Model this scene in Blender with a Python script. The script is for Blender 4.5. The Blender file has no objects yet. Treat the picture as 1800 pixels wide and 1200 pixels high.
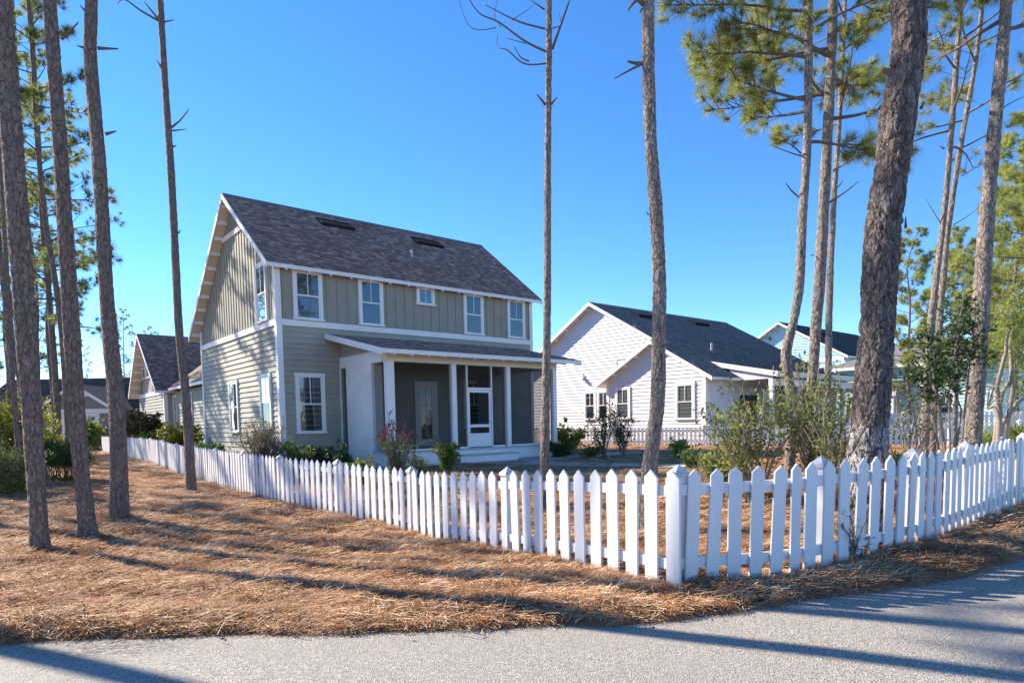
import bpy, bmesh, math, random
import numpy as np
from mathutils import Vector, Matrix, noise as mnoise

R = math.radians
rng = np.random.default_rng(7)
random.seed(7)
scene = bpy.context.scene
COL = scene.collection

# ------------------------------------------------------------------ camera
F_PX, PITCH, ROLL, Y_PP, YAW, CAM_H = 1137.2, -0.06, 0.02, 809.6, 0.699, 1.38
cam_d = bpy.data.cameras.new('camera')
cam = bpy.data.objects.new('camera', cam_d)
COL.objects.link(cam)
cam_d.sensor_width = 36.0
cam_d.lens = 36.0 * F_PX / 1800.0
cam_d.shift_y = (Y_PP - 600.0) / 1800.0
cam_d.clip_end = 2000.0
cam.matrix_world = (Matrix.Translation((0, 0, CAM_H)) @ Matrix.Rotation(math.pi / 2 + PITCH, 4, 'X')
                    @ Matrix.Rotation(-ROLL, 4, 'Z'))
scene.camera = cam

# ------------------------------------------------------------------ light
SUN_TO = Vector((-0.892, 0.452, 0.0)).normalized()
SUN_EL = R(33.0)
world = bpy.data.worlds.new('World')
scene.world = world
world.use_nodes = True
wn = world.node_tree
bg = wn.nodes['Background']
sky = wn.nodes.new('ShaderNodeTexSky')
sky.sky_type = 'NISHITA'
sky.sun_disc = False
sky.sun_elevation = SUN_EL
sky.sun_rotation = math.atan2(SUN_TO.x, SUN_TO.y)
sky.air_density = 1.0
sky.dust_density = 0.0
sky.ozone_density = 4.0
sky.altitude = 2500
hsv = wn.nodes.new('ShaderNodeHueSaturation')
hsv.inputs['Hue'].default_value = .503
hsv.inputs['Saturation'].default_value = 1.2
hsv.inputs['Value'].default_value = 0.93
wn.links.new(sky.outputs[0], hsv.inputs['Color'])
wn.links.new(hsv.outputs[0], bg.inputs['Color'])
bg.inputs['Strength'].default_value = 0.135
sun_d = bpy.data.lights.new('sun', 'SUN')
sun_d.energy = 5.0
sun_d.angle = R(0.55)
sun_d.color = (1.0, 0.885, 0.735)
sun = bpy.data.objects.new('sun', sun_d)
COL.objects.link(sun)
sv = SUN_TO * math.cos(SUN_EL) + Vector((0, 0, math.sin(SUN_EL)))
sun.rotation_euler = sv.to_track_quat('Z', 'Y').to_euler()
scene.view_settings.view_transform = 'Standard'
scene.view_settings.look = 'None'
scene.view_settings.gamma = 1.0
scene.view_settings.use_curve_mapping = False
scene.view_settings.exposure = 1.33

# ------------------------------------------------------------------ surveying helpers (where a sight line meets a depth)
CP, SP = math.cos(PITCH), math.sin(PITCH)
CR, SR = math.cos(ROLL), math.sin(ROLL)
def ray(px, py):
    qx, qy = px - 900.0, -(py - Y_PP)
    a, b = qx * CR + qy * SR, -qx * SR + qy * CR
    return (a / F_PX, CP - SP * b / F_PX, SP + CP * b / F_PX)
def at(px, py, Y):
    d = ray(px, py); t = Y / d[1]
    return Vector((d[0] * t, Y, CAM_H + d[2] * t))
DIP = [(-1.5, 9.8, .30), (-5.0, 14.0, .26), (-11.0, 21.5, .17)]
def terrain(x, y):
    best, dep = 1e9, 0
    for (ax, ay, ad), (bx, by, bd) in zip(DIP, DIP[1:]):
        ex, ey = bx - ax, by - ay
        t = max(0, min(1, ((x - ax) * ex + (y - ay) * ey) / (ex * ex + ey * ey)))
        d = math.hypot(x - ax - ex * t, y - ay - ey * t)
        if d < best: best, dep = d, ad + (bd - ad) * t
    return -dep * math.exp(-(best / 3.8) ** 2)
def terrain_np(x, y):
    best = np.full(x.shape, 1e9); dep = np.zeros(x.shape)
    for (ax, ay, ad), (bx, by, bd) in zip(DIP, DIP[1:]):
        ex, ey = bx - ax, by - ay
        t = np.clip(((x - ax) * ex + (y - ay) * ey) / (ex * ex + ey * ey), 0, 1)
        d = np.hypot(x - ax - ex * t, y - ay - ey * t)
        m = d < best
        dep = np.where(m, ad + (bd - ad) * t, dep); best = np.where(m, d, best)
    return -dep * np.exp(-(best / 3.8) ** 2)
def on_ground(px, py):
    z = 0.0
    for _ in range(12):
        d = ray(px, py); t = (z - CAM_H) / d[2]
        x, y = d[0] * t, d[1] * t
        z = terrain(x, y)
    return Vector((x, y, z))

# ------------------------------------------------------------------ object helpers
def tag(o, label=None, cat=None, group=None, kind=None):
    if label: o['label'] = label
    if cat: o['category'] = cat
    if group: o['group'] = group
    if kind: o['kind'] = kind
    return o
def empty(name, loc, rz=0.0):
    o = bpy.data.objects.new(name, None)
    o.empty_display_size = .2
    COL.objects.link(o); o.location = loc; o.rotation_euler = (0, 0, rz)
    return o
def link(name, me, parent=None, loc=None):
    o = bpy.data.objects.new(name, me)
    COL.objects.link(o)
    if parent: o.parent = parent
    if loc is not None: o.location = loc
    return o
class MB:
    def __init__(s): s.v = []; s.f = []
    def add(s, vs, fs):
        n = len(s.v); s.v += [tuple(p) for p in vs]; s.f += [tuple(i + n for i in f) for f in fs]; return s
    def hexa(s, p):   # 4 bottom, 4 top, same order round
        return s.add(p, [(0, 3, 2, 1), (4, 5, 6, 7), (0, 1, 5, 4), (1, 2, 6, 5), (2, 3, 7, 6), (3, 0, 4, 7)])
    def box(s, x0, x1, y0, y1, z0, z1):
        return s.hexa([(x0, y0, z0), (x1, y0, z0), (x1, y1, z0), (x0, y1, z0), (x0, y0, z1), (x1, y0, z1), (x1, y1, z1), (x0, y1, z1)])
    def prism(s, a, b):   # two matching rings
        n = len(a)
        return s.add(list(a) + list(b), [tuple(range(n))[::-1], tuple(range(n, 2 * n))] + [(i, (i + 1) % n, n + (i + 1) % n, n + i) for i in range(n)])
    def tube(s, pts, rad, n=8, cap=True):
        pts = [Vector(p) for p in pts]; m = len(pts); vs = []
        up = Vector((0, 0, 1))
        t0 = (pts[1] - pts[0]).normalized()
        nx = t0.cross(up)
        if nx.length < .05: nx = t0.cross(Vector((1, 0, 0)))
        nx.normalize()
        for i, p in enumerate(pts):
            t = (pts[min(i + 1, m - 1)] - pts[max(i - 1, 0)]).normalized()
            nx = (nx - t * nx.dot(t)).normalized(); ny = t.cross(nx)
            r = rad[i] if hasattr(rad, '__len__') else rad
            for k in range(n):
                a = 2 * math.pi * k / n
                vs.append(p + nx * (r * math.cos(a)) + ny * (r * math.sin(a)))
        fs = [(i * n + k, i * n + (k + 1) % n, (i + 1) * n + (k + 1) % n, (i + 1) * n + k) for i in range(m - 1) for k in range(n)]
        if cap: fs += [tuple(range(n))[::-1], tuple(range((m - 1) * n, m * n))]
        return s.add(vs, fs)
    def mesh(s, name, mat, smooth=False, fix=True):
        me = bpy.data.meshes.new(name)
        me.from_pydata(s.v, [], s.f)
        if fix:
            bm = bmesh.new(); bm.from_mesh(me); bmesh.ops.recalc_face_normals(bm, faces=bm.faces); bm.to_mesh(me); bm.free()
        if mat: me.materials.append(mat)
        if smooth: me.shade_smooth()
        return me
    def build(s, name, mat, parent=None, loc=None, smooth=False, fix=True):
        return link(name, s.mesh(name, mat, smooth, fix), parent, loc)
def np_mesh(name, V, T, mat, smooth=False):
    me = bpy.data.meshes.new(name)
    k = T.shape[1]
    me.vertices.add(len(V)); me.vertices.foreach_set('co', np.ascontiguousarray(V, dtype=np.float32).ravel())
    me.loops.add(T.size); me.loops.foreach_set('vertex_index', np.ascontiguousarray(T, dtype=np.int32).ravel())
    me.polygons.add(len(T)); me.polygons.foreach_set('loop_start', np.arange(0, T.size, k, dtype=np.int32))
    me.update(calc_edges=True)
    for m in (mat if isinstance(mat, (list, tuple)) else [mat]): me.materials.append(m)
    if smooth: me.shade_smooth()
    return me

# ------------------------------------------------------------------ materials
class NT:
    def __init__(s, name):
        s.m = bpy.data.materials.new(name); s.m.use_nodes = True
        s.t = s.m.node_tree; s.n = s.t.nodes; s.p = s.n['Principled BSDF']; s.out = s.n['Material Output']
    def new(s, typ, **kw):
        n = s.n.new(typ)
        for k, v in kw.items():
            if hasattr(n, k): setattr(n, k, v)
            else: n.inputs[k.replace('_', ' ')].default_value = v
        return n
    def ln(s, a, b): s.t.links.new(a, b)
    def coord(s, scale=(1, 1, 1), kind='Object'):
        tc = s.new('ShaderNodeTexCoord'); mp = s.new('ShaderNodeMapping'); mp.inputs['Scale'].default_value = scale
        s.ln(tc.outputs[kind], mp.inputs['Vector']); return mp.outputs[0]
    def pos(s, scale=(1, 1, 1)):
        g = s.new('ShaderNodeNewGeometry'); mp = s.new('ShaderNodeMapping'); mp.inputs['Scale'].default_value = scale
        s.ln(g.outputs['Position'], mp.inputs['Vector']); return mp.outputs[0]
    def noise(s, vec, scale, detail=4, rough=.55):
        n = s.new('ShaderNodeTexNoise'); n.inputs['Scale'].default_value = scale; n.inputs['Detail'].default_value = detail
        n.inputs['Roughness'].default_value = rough; s.ln(vec, n.inputs['Vector']); return n.outputs['Fac']
    def ramp(s, fac, stops, interp='LINEAR'):
        r = s.new('ShaderNodeValToRGB'); e = r.color_ramp.elements; r.color_ramp.interpolation = interp
        while len(e) < len(stops): e.new(.5)
        for i, (p, c) in enumerate(stops):
            e[i].position = p; e[i].color = (*c, 1) if hasattr(c, '__len__') else (c, c, c, 1)
        s.ln(fac, r.inputs[0]); return r.outputs[0]
    def mix(s, fac, a, b, mode='MIX'):
        m = s.new('ShaderNodeMix', data_type='RGBA', blend_type=mode)
        for i, v in ((0, fac), (6, a), (7, b)):
            if hasattr(v, 'is_linked'): s.ln(v, m.inputs[i])
            else: m.inputs[i].default_value = (*v, 1) if hasattr(v, '__len__') else v
        return m.outputs[2]
    def math(s, op, a, b=0.0):
        m = s.new('ShaderNodeMath', operation=op)
        for i, v in ((0, a), (1, b)):
            if hasattr(v, 'is_linked'): s.ln(v, m.inputs[i])
            else: m.inputs[i].default_value = v
        return m.outputs[0]
    def bump(s, h, strength=.3, dist=.01):
        b = s.new('ShaderNodeBump'); b.inputs['Strength'].default_value = strength; b.inputs['Distance'].default_value = dist
        s.ln(h, b.inputs['Height']); s.ln(b.outputs[0], s.p.inputs['Normal'])
    def island(s): return s.new('ShaderNodeNewGeometry').outputs['Random Per Island']
    def objrand(s): return s.new('ShaderNodeObjectInfo').outputs['Random']
    def col(s, c):
        if hasattr(c, 'is_linked'): s.ln(c, s.p.inputs['Base Color'])
        else: s.p.inputs['Base Color'].default_value = (*c, 1)
    def rough(s, r): s.p.inputs['Roughness'].default_value = r

def paint(name, c, var=.06, rough=.5, dirt=.12, grain=True):
    n = NT(name); v = n.coord()
    a = n.noise(v, 1.3, 5); b = n.noise(n.coord((3, 3, 30)), 6, 3)
    d = tuple(x * (1 - dirt) for x in c); h = tuple(min(1, x * (1 + var)) for x in c)
    base = n.mix(n.ramp(a, [(.35, 0.0), (.7, 1.0)]), d, h)
    r = n.mix(n.math('MULTIPLY', n.objrand(), .10), base, tuple(x * .6 for x in c))
    n.col(r); n.rough(rough)
    if grain: n.bump(b, .12, .004)
    return n.m
M = {}
M['white'] = paint('white_paint', (.82, .80, .78), .03, .45, .06)
def m_fence():
    n = NT('fence_paint'); v = n.coord(); tc = n.new('ShaderNodeTexCoord'); sx = n.new('ShaderNodeSeparateXYZ'); n.ln(tc.outputs['Object'], sx.inputs[0])
    of = n.new('ShaderNodeVectorMath', operation='ADD'); n.ln(v, of.inputs[0]); cmb = n.new('ShaderNodeCombineXYZ'); r7 = n.math('MULTIPLY', n.objrand(), 37.0)
    for k in range(3): n.ln(r7, cmb.inputs[k])
    n.ln(cmb.outputs[0], of.inputs[1]); mp = n.new('ShaderNodeMapping'); mp.inputs['Scale'].default_value = (1, 1, .07); n.ln(of.outputs[0], mp.inputs['Vector'])
    grain = n.noise(mp.outputs[0], 75, 4, .6); blot = n.noise(of.outputs[0], 7, 5, .65)
    c = n.mix(n.math('MULTIPLY', n.objrand(), .6), (.70, .695, .71), (.61, .605, .62))
    c = n.mix(n.ramp(grain, [(.36, .16), (.6, 0.0)]), c, (.5, .49, .48))
    c = n.mix(n.ramp(blot, [(.60, 0.0), (.80, .30)]), c, (.50, .50, .45))
    zz = n.math('ADD', sx.outputs['Z'], n.math('MULTIPLY', n.math('SUBTRACT', blot, .5), .22))
    c = n.mix(n.ramp(zz, [(.02, .50), (.11, 0.0)]), c, (.34, .27, .21))
    n.col(c); n.rough(.5); n.bump(grain, .25, .004); return n.m
M['fence'] = m_fence()
M['sage'] = paint('sage_siding', (.295, .29, .228), .06, .6, .10)
M['sagelap'] = paint('sage_lap_siding', (.345, .338, .275), .06, .6, .10)
M['whitesiding'] = paint('white_siding', (.65, .665, .70), .03, .5, .05)
M['bluesiding'] = paint('blue_siding', (.36, .58, .66), .04, .5, .06)
M['paleblue'] = paint('pale_green_siding', (.45, .66, .67), .04, .5, .06)
M['greysiding'] = paint('grey_siding', (.20, .21, .22), .04, .55, .08)
M['cream'] = paint('cream_beam_paint', (.74, .66, .52), .04, .5, .06)
M['soffit'] = paint('soffit_paint', (.62, .58, .49), .04, .6, .08)
M['deck'] = paint('porch_floor_paint', (.45, .46, .46), .04, .5, .10)
M['metal'] = paint('dark_vent_metal', (.02, .02, .022), .1, .8, .1, False)
M['metal'].node_tree.nodes['Principled BSDF'].inputs['Specular IOR Level'].default_value = .05
M['pipe'] = paint('pipe_plastic', (.55, .56, .57), .05, .4, .1, False)
M['curtain'] = paint('curtain_cloth', (.16, .15, .15), .05, .9, .1)
M['unlit_room'] = paint('unlit_room_tone', (.07, .07, .075), .1, .9, .1, False)  # near-black tone stands in for the shade of unlit rooms

def m_shingle(name, dark, mid, light):
    n = NT(name)
    r = n.ramp(n.island(), [(0.0, dark), (.5, mid), (.85, light), (1.0, tuple(x * 1.35 for x in light))])
    sp = n.noise(n.coord(), 90, 3)
    n.col(n.mix(n.ramp(sp, [(.3, .25), (.75, 0.0)]), r, tuple(x * .4 for x in dark)))
    n.rough(.88); n.bump(sp, .5, .004)
    return n.m
M['shingle_brown'] = m_shingle('brown_shingle', (.135, .103, .094), (.20, .156, .143), (.29, .232, .214))
M['shingle_grey'] = m_shingle('charcoal_shingle', (.105, .104, .11), (.145, .143, .15), (.185, .182, .188))
M['shingle_navy'] = m_shingle('dark_slate_shingle', (.020, .026, .036), (.030, .037, .050), (.042, .050, .064))

def m_glass():
    n = NT('window_glass')
    gl = n.new('ShaderNodeBsdfGlossy'); gl.inputs['Roughness'].default_value = .02; gl.inputs['Color'].default_value = (.9, .97, 1, 1)
    w = n.noise(n.coord(), 1.6, 2)
    bp = n.new('ShaderNodeBump'); bp.inputs['Strength'].default_value = .04; bp.inputs['Distance'].default_value = .05
    n.ln(w, bp.inputs['Height']); n.ln(bp.outputs[0], gl.inputs['Normal'])
    tr = n.new('ShaderNodeBsdfTransparent'); tr.inputs['Color'].default_value = (.52, .58, .57, 1)
    fr = n.new('ShaderNodeFresnel'); fr.inputs['IOR'].default_value = 1.5
    f2 = n.math('MINIMUM', n.math('ADD', n.math('MULTIPLY', fr.outputs[0], 1.0), .05), 1.0)
    mx = n.new('ShaderNodeMixShader'); n.ln(f2, mx.inputs[0]); n.ln(tr.outputs[0], mx.inputs[1]); n.ln(gl.outputs[0], mx.inputs[2])
    n.ln(mx.outputs[0], n.out.inputs['Surface'])
    return n.m
M['glass'] = m_glass()
def m_screen():
    n = NT('insect_screen')
    tr = n.new('ShaderNodeBsdfTransparent'); tr.inputs['Color'].default_value = (1, 1, 1, 1)
    df = n.new('ShaderNodeBsdfDiffuse'); df.inputs['Color'].default_value = (.035, .032, .030, 1)
    mx = n.new('ShaderNodeMixShader'); mx.inputs[0].default_value = .46
    n.ln(tr.outputs[0], mx.inputs[1]); n.ln(df.outputs[0], mx.inputs[2]); n.ln(mx.outputs[0], n.out.inputs['Surface'])
    return n.m
M['screen'] = m_screen()
M['blind'] = paint('window_blind', (.27, .28, .275), .05, .6, .05, False)
M['brick'] = paint('white_painted_brick', (.86, .80, .74), .05, .6, .12)

def m_bark(name, scale, plate, crack, disp, white_z=None):
    n = NT(name)
    tc = n.new('ShaderNodeTexCoord'); mp = n.new('ShaderNodeMapping'); mp.inputs['Scale'].default_value = (1, 1, .42)
    n.ln(tc.outputs['Object'], mp.inputs['Vector'])
    def warp(src, sc, amt):
        wob = n.new('ShaderNodeTexNoise'); wob.inputs['Scale'].default_value = sc; wob.inputs['Detail'].default_value = 5; wob.inputs['Roughness'].default_value = .65
        n.ln(mp.outputs[0], wob.inputs['Vector'])
        add = n.new('ShaderNodeMixRGB', blend_type='LINEAR_LIGHT'); add.inputs[0].default_value = amt
        n.ln(src, add.inputs[1]); n.ln(wob.outputs['Color'], add.inputs[2]); return add.outputs[0]
    w1 = warp(mp.outputs[0], scale * .55, 1.1 / scale)
    vo = n.new('ShaderNodeTexVoronoi', feature='DISTANCE_TO_EDGE'); vo.inputs['Scale'].default_value = scale
    n.ln(w1, vo.inputs['Vector'])
    vc = n.new('ShaderNodeTexVoronoi', feature='F1'); vc.inputs['Scale'].default_value = scale * 2.3
    n.ln(w1, vc.inputs['Vector'])
    v2 = n.new('ShaderNodeTexVoronoi', feature='DISTANCE_TO_EDGE'); v2.inputs['Scale'].default_value = scale * 2.3
    n.ln(w1, v2.inputs['Vector'])
    e1 = n.ramp(vo.outputs['Distance'], [(.0, 0.0), (.10, .75), (.5, 1.0)]); e2 = n.ramp(v2.outputs['Distance'], [(.0, .45), (.10, .9), (.5, 1.0)])
    lvl = n.new('ShaderNodeSeparateColor'); n.ln(vc.outputs['Color'], lvl.inputs[0])
    edge = n.math('MULTIPLY', n.math('MULTIPLY', e1, e2), n.math('ADD', n.math('MULTIPLY', lvl.outputs[1], .45), .55))
    fine = n.noise(n.coord((1, 1, .5)), scale * 5, 6, .65)
    big = n.noise(n.coord(), 2.2, 3)
    sep = n.new('ShaderNodeSeparateColor'); n.ln(vc.outputs['Color'], sep.inputs[0])
    pl = n.mix(sep.outputs[0], tuple(x * .66 for x in plate), tuple(min(1, x * 1.32) for x in plate))
    pl = n.mix(n.ramp(big, [(.4, 0.0), (.7, .55)]), pl, (plate[0] * 1.15, plate[1] * .90, plate[2] * .78))
    stk = n.noise(n.coord((1, 1, .12)), scale * 1.4, 5, .7)
    pl = n.mix(n.ramp(stk, [(.36, .65), (.6, 0.0)]), pl, tuple(x * .45 for x in plate))
    pl = n.mix(n.ramp(fine, [(.3, .75), (.62, 0.0)]), pl, tuple(x * .35 for x in plate))
    c = n.mix(n.ramp(edge, [(0.0, 0.0), (.34, 1.0)]), crack, pl)
    h = n.math('ADD', n.math('MULTIPLY', edge, .75), n.math('MULTIPLY', fine, .55))
    if white_z:
        sx = n.new('ShaderNodeSeparateXYZ'); n.ln(tc.outputs['Object'], sx.inputs[0])
        nz = n.noise(n.coord(), 3.4, 5, .65)
        zz = n.math('ADD', sx.outputs['Z'], n.math('MULTIPLY', n.math('SUBTRACT', nz, .5), 2.6))
        msk = n.ramp(n.math('DIVIDE', zz, white_z * 2), [(.40, 1.0), (.56, 0.0)])
        msk2 = n.math('MULTIPLY', msk, n.ramp(edge, [(.2, 0.0), (.5, 1.0)]))
        c = n.mix(n.math('MULTIPLY', msk2, .85), c, (.60, .60, .60))
    n.col(c); n.rough(.9)
    n.bump(h, .9, .014)
    if disp > 0:
        d = n.new('ShaderNodeDisplacement'); d.inputs['Scale'].default_value = disp; d.inputs['Midlevel'].default_value = 1.15
        n.ln(h, d.inputs['Height']); n.ln(d.outputs[0], n.out.inputs['Displacement'])
        n.m.displacement_method = 'BOTH'
    return n.m
M['bark'] = m_bark('pine_bark', 17, (.345, .275, .235), (.075, .056, .048), .022)
M['bark_right'] = m_bark('pale_pine_bark', 17, (.49, .42, .36), (.06, .047, .04), .024)
M['bark_big'] = m_bark('old_pine_bark', 11, (.31, .26, .24), (.045, .035, .032), .052, 1.25)
M['bark_far'] = m_bark('far_pine_bark', 10, (.26, .205, .175), (.05, .038, .034), 0)
def m_wood(name, c):
    n = NT(name); a = n.noise(n.coord((1, 1, 4)), 12, 4)
    n.col(n.mix(a, tuple(x * .5 for x in c), tuple(x * 1.4 for x in c))); n.rough(.9); n.bump(a, .5, .005); return n.m
M['twig'] = m_wood('dead_twig', (.13, .105, .09))
M['palewood'] = m_wood('pale_stem', (.27, .225, .185))
M['stem'] = m_wood('shrub_stem', (.19, .16, .135))

def m_leaf(name, stops, trans=.35, rough=.5, nscale=2.0):
    n = NT(name)
    r = n.math('ADD', n.math('MULTIPLY', n.island(), .55), n.math('MULTIPLY', n.ramp(n.noise(n.pos(), nscale, 3), [(.3, 0.0), (.7, 1.0)]), .45))
    c = n.ramp(r, stops)
    n.col(c); n.rough(max(rough, .55)); n.p.inputs['Specular IOR Level'].default_value = .22
    tl = n.new('ShaderNodeBsdfTranslucent'); n.ln(c, tl.inputs['Color'])
    mx = n.new('ShaderNodeMixShader'); mx.inputs[0].default_value = trans
    n.ln(n.p.outputs[0], mx.inputs[1]); n.ln(tl.outputs[0], mx.inputs[2]); n.ln(mx.outputs[0], n.out.inputs['Surface'])
    return n.m
M['needles'] = m_leaf('pine_needles', [(0.0, (.07, .105, .03)), (.45, (.21, .245, .06)), (.75, (.48, .48, .14)), (1.0, (.68, .62, .25))], .6, .45, 3.0)
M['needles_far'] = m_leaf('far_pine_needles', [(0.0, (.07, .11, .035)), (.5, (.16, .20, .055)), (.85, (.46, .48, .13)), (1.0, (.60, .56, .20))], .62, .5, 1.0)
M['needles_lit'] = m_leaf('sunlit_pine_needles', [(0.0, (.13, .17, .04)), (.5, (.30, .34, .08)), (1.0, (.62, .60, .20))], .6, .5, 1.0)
M['leaf_dark'] = m_leaf('dark_green_leaf', [(0.0, (0.022, 0.053, 0.018)), (.6, (0.053, 0.098, 0.033)), (1.0, (0.135, 0.180, 0.060))], .2, .35)
M['leaf_green'] = m_leaf('green_leaf', [(0.0, (0.049, 0.098, 0.025)), (.6, (0.119, 0.189, 0.042)), (1.0, (0.266, 0.322, 0.084))], .3, .4)
M['leaf_lime'] = m_leaf('lime_leaf', [(0.0, (0.120, 0.180, 0.036)), (.6, (0.264, 0.324, 0.060)), (1.0, (0.504, 0.504, 0.120))], .35, .45)
M['leaf_yellow'] = m_leaf('yellow_green_leaf', [(0.0, (.10, .13, .015)), (.6, (.30, .29, .03)), (1.0, (.48, .44, .05))], .4, .45)
M['leaf_olive'] = m_leaf('olive_leaf', [(0.0, (0.068, 0.090, 0.030)), (.5, (0.150, 0.173, 0.053)), (1.0, (0.360, 0.360, 0.105))], .3, .4)
M['leaf_wild'] = m_leaf('wild_shrub_leaf', [(0.0, (.075, .115, .03)), (.5, (.20, .24, .055)), (1.0, (.46, .46, .13))], .45, .45)
M['leaf_straw'] = m_leaf('dry_tan_leaf', [(0.0, (0.104, 0.091, 0.052)), (.6, (0.260, 0.221, 0.130)), (1.0, (0.429, 0.364, 0.221))], .25, .6)
M['leaf_red'] = m_leaf('red_leaf', [(0.0, (.10, .03, .03)), (.6, (.24, .06, .055)), (1.0, (.36, .13, .10))], .3, .45)
M['leaf_bronze'] = m_leaf('bronze_leaf', [(0.0, (.035, .045, .018)), (.5, (.115, .095, .045)), (1.0, (.24, .19, .10))], .15, .4)
M['leaf_palm'] = m_leaf('palmetto_leaf', [(0.0, (.02, .05, .015)), (.6, (.05, .095, .03)), (1.0, (.12, .16, .04))], .25, .4)
M['leaf_palmlime'] = m_leaf('bright_palmetto_leaf', [(0.0, (.08, .13, .03)), (.6, (.19, .24, .06)), (1.0, (.36, .36, .12))], .3, .4)

def m_ground():
    n = NT('straw_ground'); v = n.pos()
    a = n.noise(v, .35, 4); b = n.noise(v, 22, 5, .7); c2 = n.noise(n.pos((1, 1, 1)), 3.0, 5)
    base = n.mix(n.ramp(a, [(.35, 0.0), (.65, 1.0)]), (.24, .105, .048), (.36, .185, .09))
    base = n.mix(n.ramp(b, [(.35, .8), (.7, 0.0)]), base, (.15, .07, .035))
    base = n.mix(n.ramp(c2, [(.5, 0.0), (.75, .5)]), base, (.50, .32, .18))
    n.col(base); n.rough(.95); n.bump(b, .8, .03); return n.m
M['ground'] = m_ground()
def m_straw():
    n = NT('pine_straw')
    c = n.ramp(n.island(), [(0.0, (.10, .037, .015)), (.3, (.33, .138, .05)), (.55, (.58, .305, .13)), (.78, (.87, .62, .35)), (1.0, (.95, .84, .63))])
    v = n.noise(n.pos(), 1.1, 4)
    c = n.mix(n.ramp(v, [(.35, .55), (.62, 0.0)]), c, (.28, .105, .045))
    n.col(c); n.rough(.8); n.p.inputs['Specular IOR Level'].default_value = .2; return n.m
M['straw'] = m_straw()
def m_road():
    n = NT('worn_asphalt'); v = n.pos()
    vo = n.new('ShaderNodeTexVoronoi', feature='F1'); vo.inputs['Scale'].default_value = 95; n.ln(v, vo.inputs['Vector'])
    sep = n.new('ShaderNodeSeparateColor'); n.ln(vo.outputs['Color'], sep.inputs[0])
    ag = n.ramp(sep.outputs[0], [(0.0, (.155, .135, .108)), (.45, (.295, .265, .22)), (.8, (.385, .35, .297)), (1.0, (.55, .51, .45))])
    big = n.noise(v, .8, 5)
    fine = n.noise(v, 160, 4, .7)
    c = n.mix(n.ramp(big, [(.35, .30), (.65, 0.0)]), ag, (.30, .285, .265))
    c = n.mix(n.ramp(fine, [(.32, .65), (.5, 0.0)]), c, (.15, .145, .14))
    wear = n.noise(n.pos((.25, 1.4, 1)), 1.6, 4)
    c = n.mix(n.ramp(wear, [(.46, 0.0), (.70, .38)]), c, (.26, .245, .225))
    stn = n.noise(v, 3.1, 6, .7)
    c = n.mix(n.ramp(stn, [(.60, 0.0), (.74, .45)]), c, (.20, .185, .165))
    # a worn cracked patch close to the straw edge
    vm = n.new('ShaderNodeVectorMath', operation='DISTANCE'); vm.inputs[1].default_value = (-2.72, 4.18, -.03)
    n.ln(n.pos((.62, 1.6, 1)), vm.inputs[0]); vm.inputs[1].default_value = (-2.66 * .62, 4.20 * 1.6, -.03)
    crk = n.noise(n.pos((1, 1.6, 1)), 16, 5, .75)
    msk = n.math('MULTIPLY', n.ramp(vm.outputs['Value'], [(.10, 1.0), (.42, 0.0)]), n.ramp(crk, [(.44, 0.0), (.56, 1.0)]))
    c = n.mix(msk, c, (.06, .055, .05))
    n.col(c); n.rough(.85)
    n.bump(n.math('ADD', vo.outputs['Distance'], n.math('MULTIPLY', fine, .6)), .7, .008); return n.m
M['road'] = m_road()
def m_simple(name, stops, s1=.6, s2=30, bump=.5):
    n = NT(name); v = n.pos(); a = n.noise(v, s1, 4); b = n.noise(v, s2, 5, .7)
    n.col(n.ramp(n.math('ADD', n.math('MULTIPLY', a, .6), n.math('MULTIPLY', b, .4)), stops)); n.rough(.95); n.bump(b, bump, .02); return n.m
M['lawn'] = m_simple('dormant_lawn', [(.3, (.17, .145, .07)), (.5, (.27, .225, .115)), (.7, (.37, .30, .16))], .5, 40)
M['concrete'] = m_simple('path_concrete', [(.3, (.36, .37, .37)), (.7, (.50, .50, .49))], .9, 60, .2)
M['grassblade'] = m_leaf('lawn_blade', [(0.0, (.13, .13, .05)), (.5, (.29, .24, .115)), (1.0, (.45, .37, .19))], .2, .7, .6)
M['mulch'] = m_simple('dark_mulch', [(.3, (.06, .03, .02)), (.7, (.15, .075, .045))], 1.5, 25, 1)

def m_plain(name, c, rough=.4, metal=0):
    n = NT(name); v = n.noise(n.coord(), 3, 3)
    n.col(n.mix(v, tuple(x * .85 for x in c), tuple(x * 1.1 for x in c))); n.rough(rough); n.p.inputs['Metallic'].default_value = metal; return n.m
M['car'] = m_plain('dark_blue_car_paint', (.03, .045, .08), .2)
M['tyre'] = m_plain('tyre_rubber', (.02, .02, .02), .8)
M['lamp'] = m_plain('tail_lamp', (.35, .02, .02), .3)
M['steel'] = m_plain('steel', (.5, .5, .5), .35, 1)
M['greybox'] = m_plain('meter_box_paint', (.30, .31, .31), .5)
M['cone'] = m_plain('cone_scale', (.16, .085, .06), .8)
M['berry'] = m_plain('red_berry', (.35, .05, .03), .8)

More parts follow.
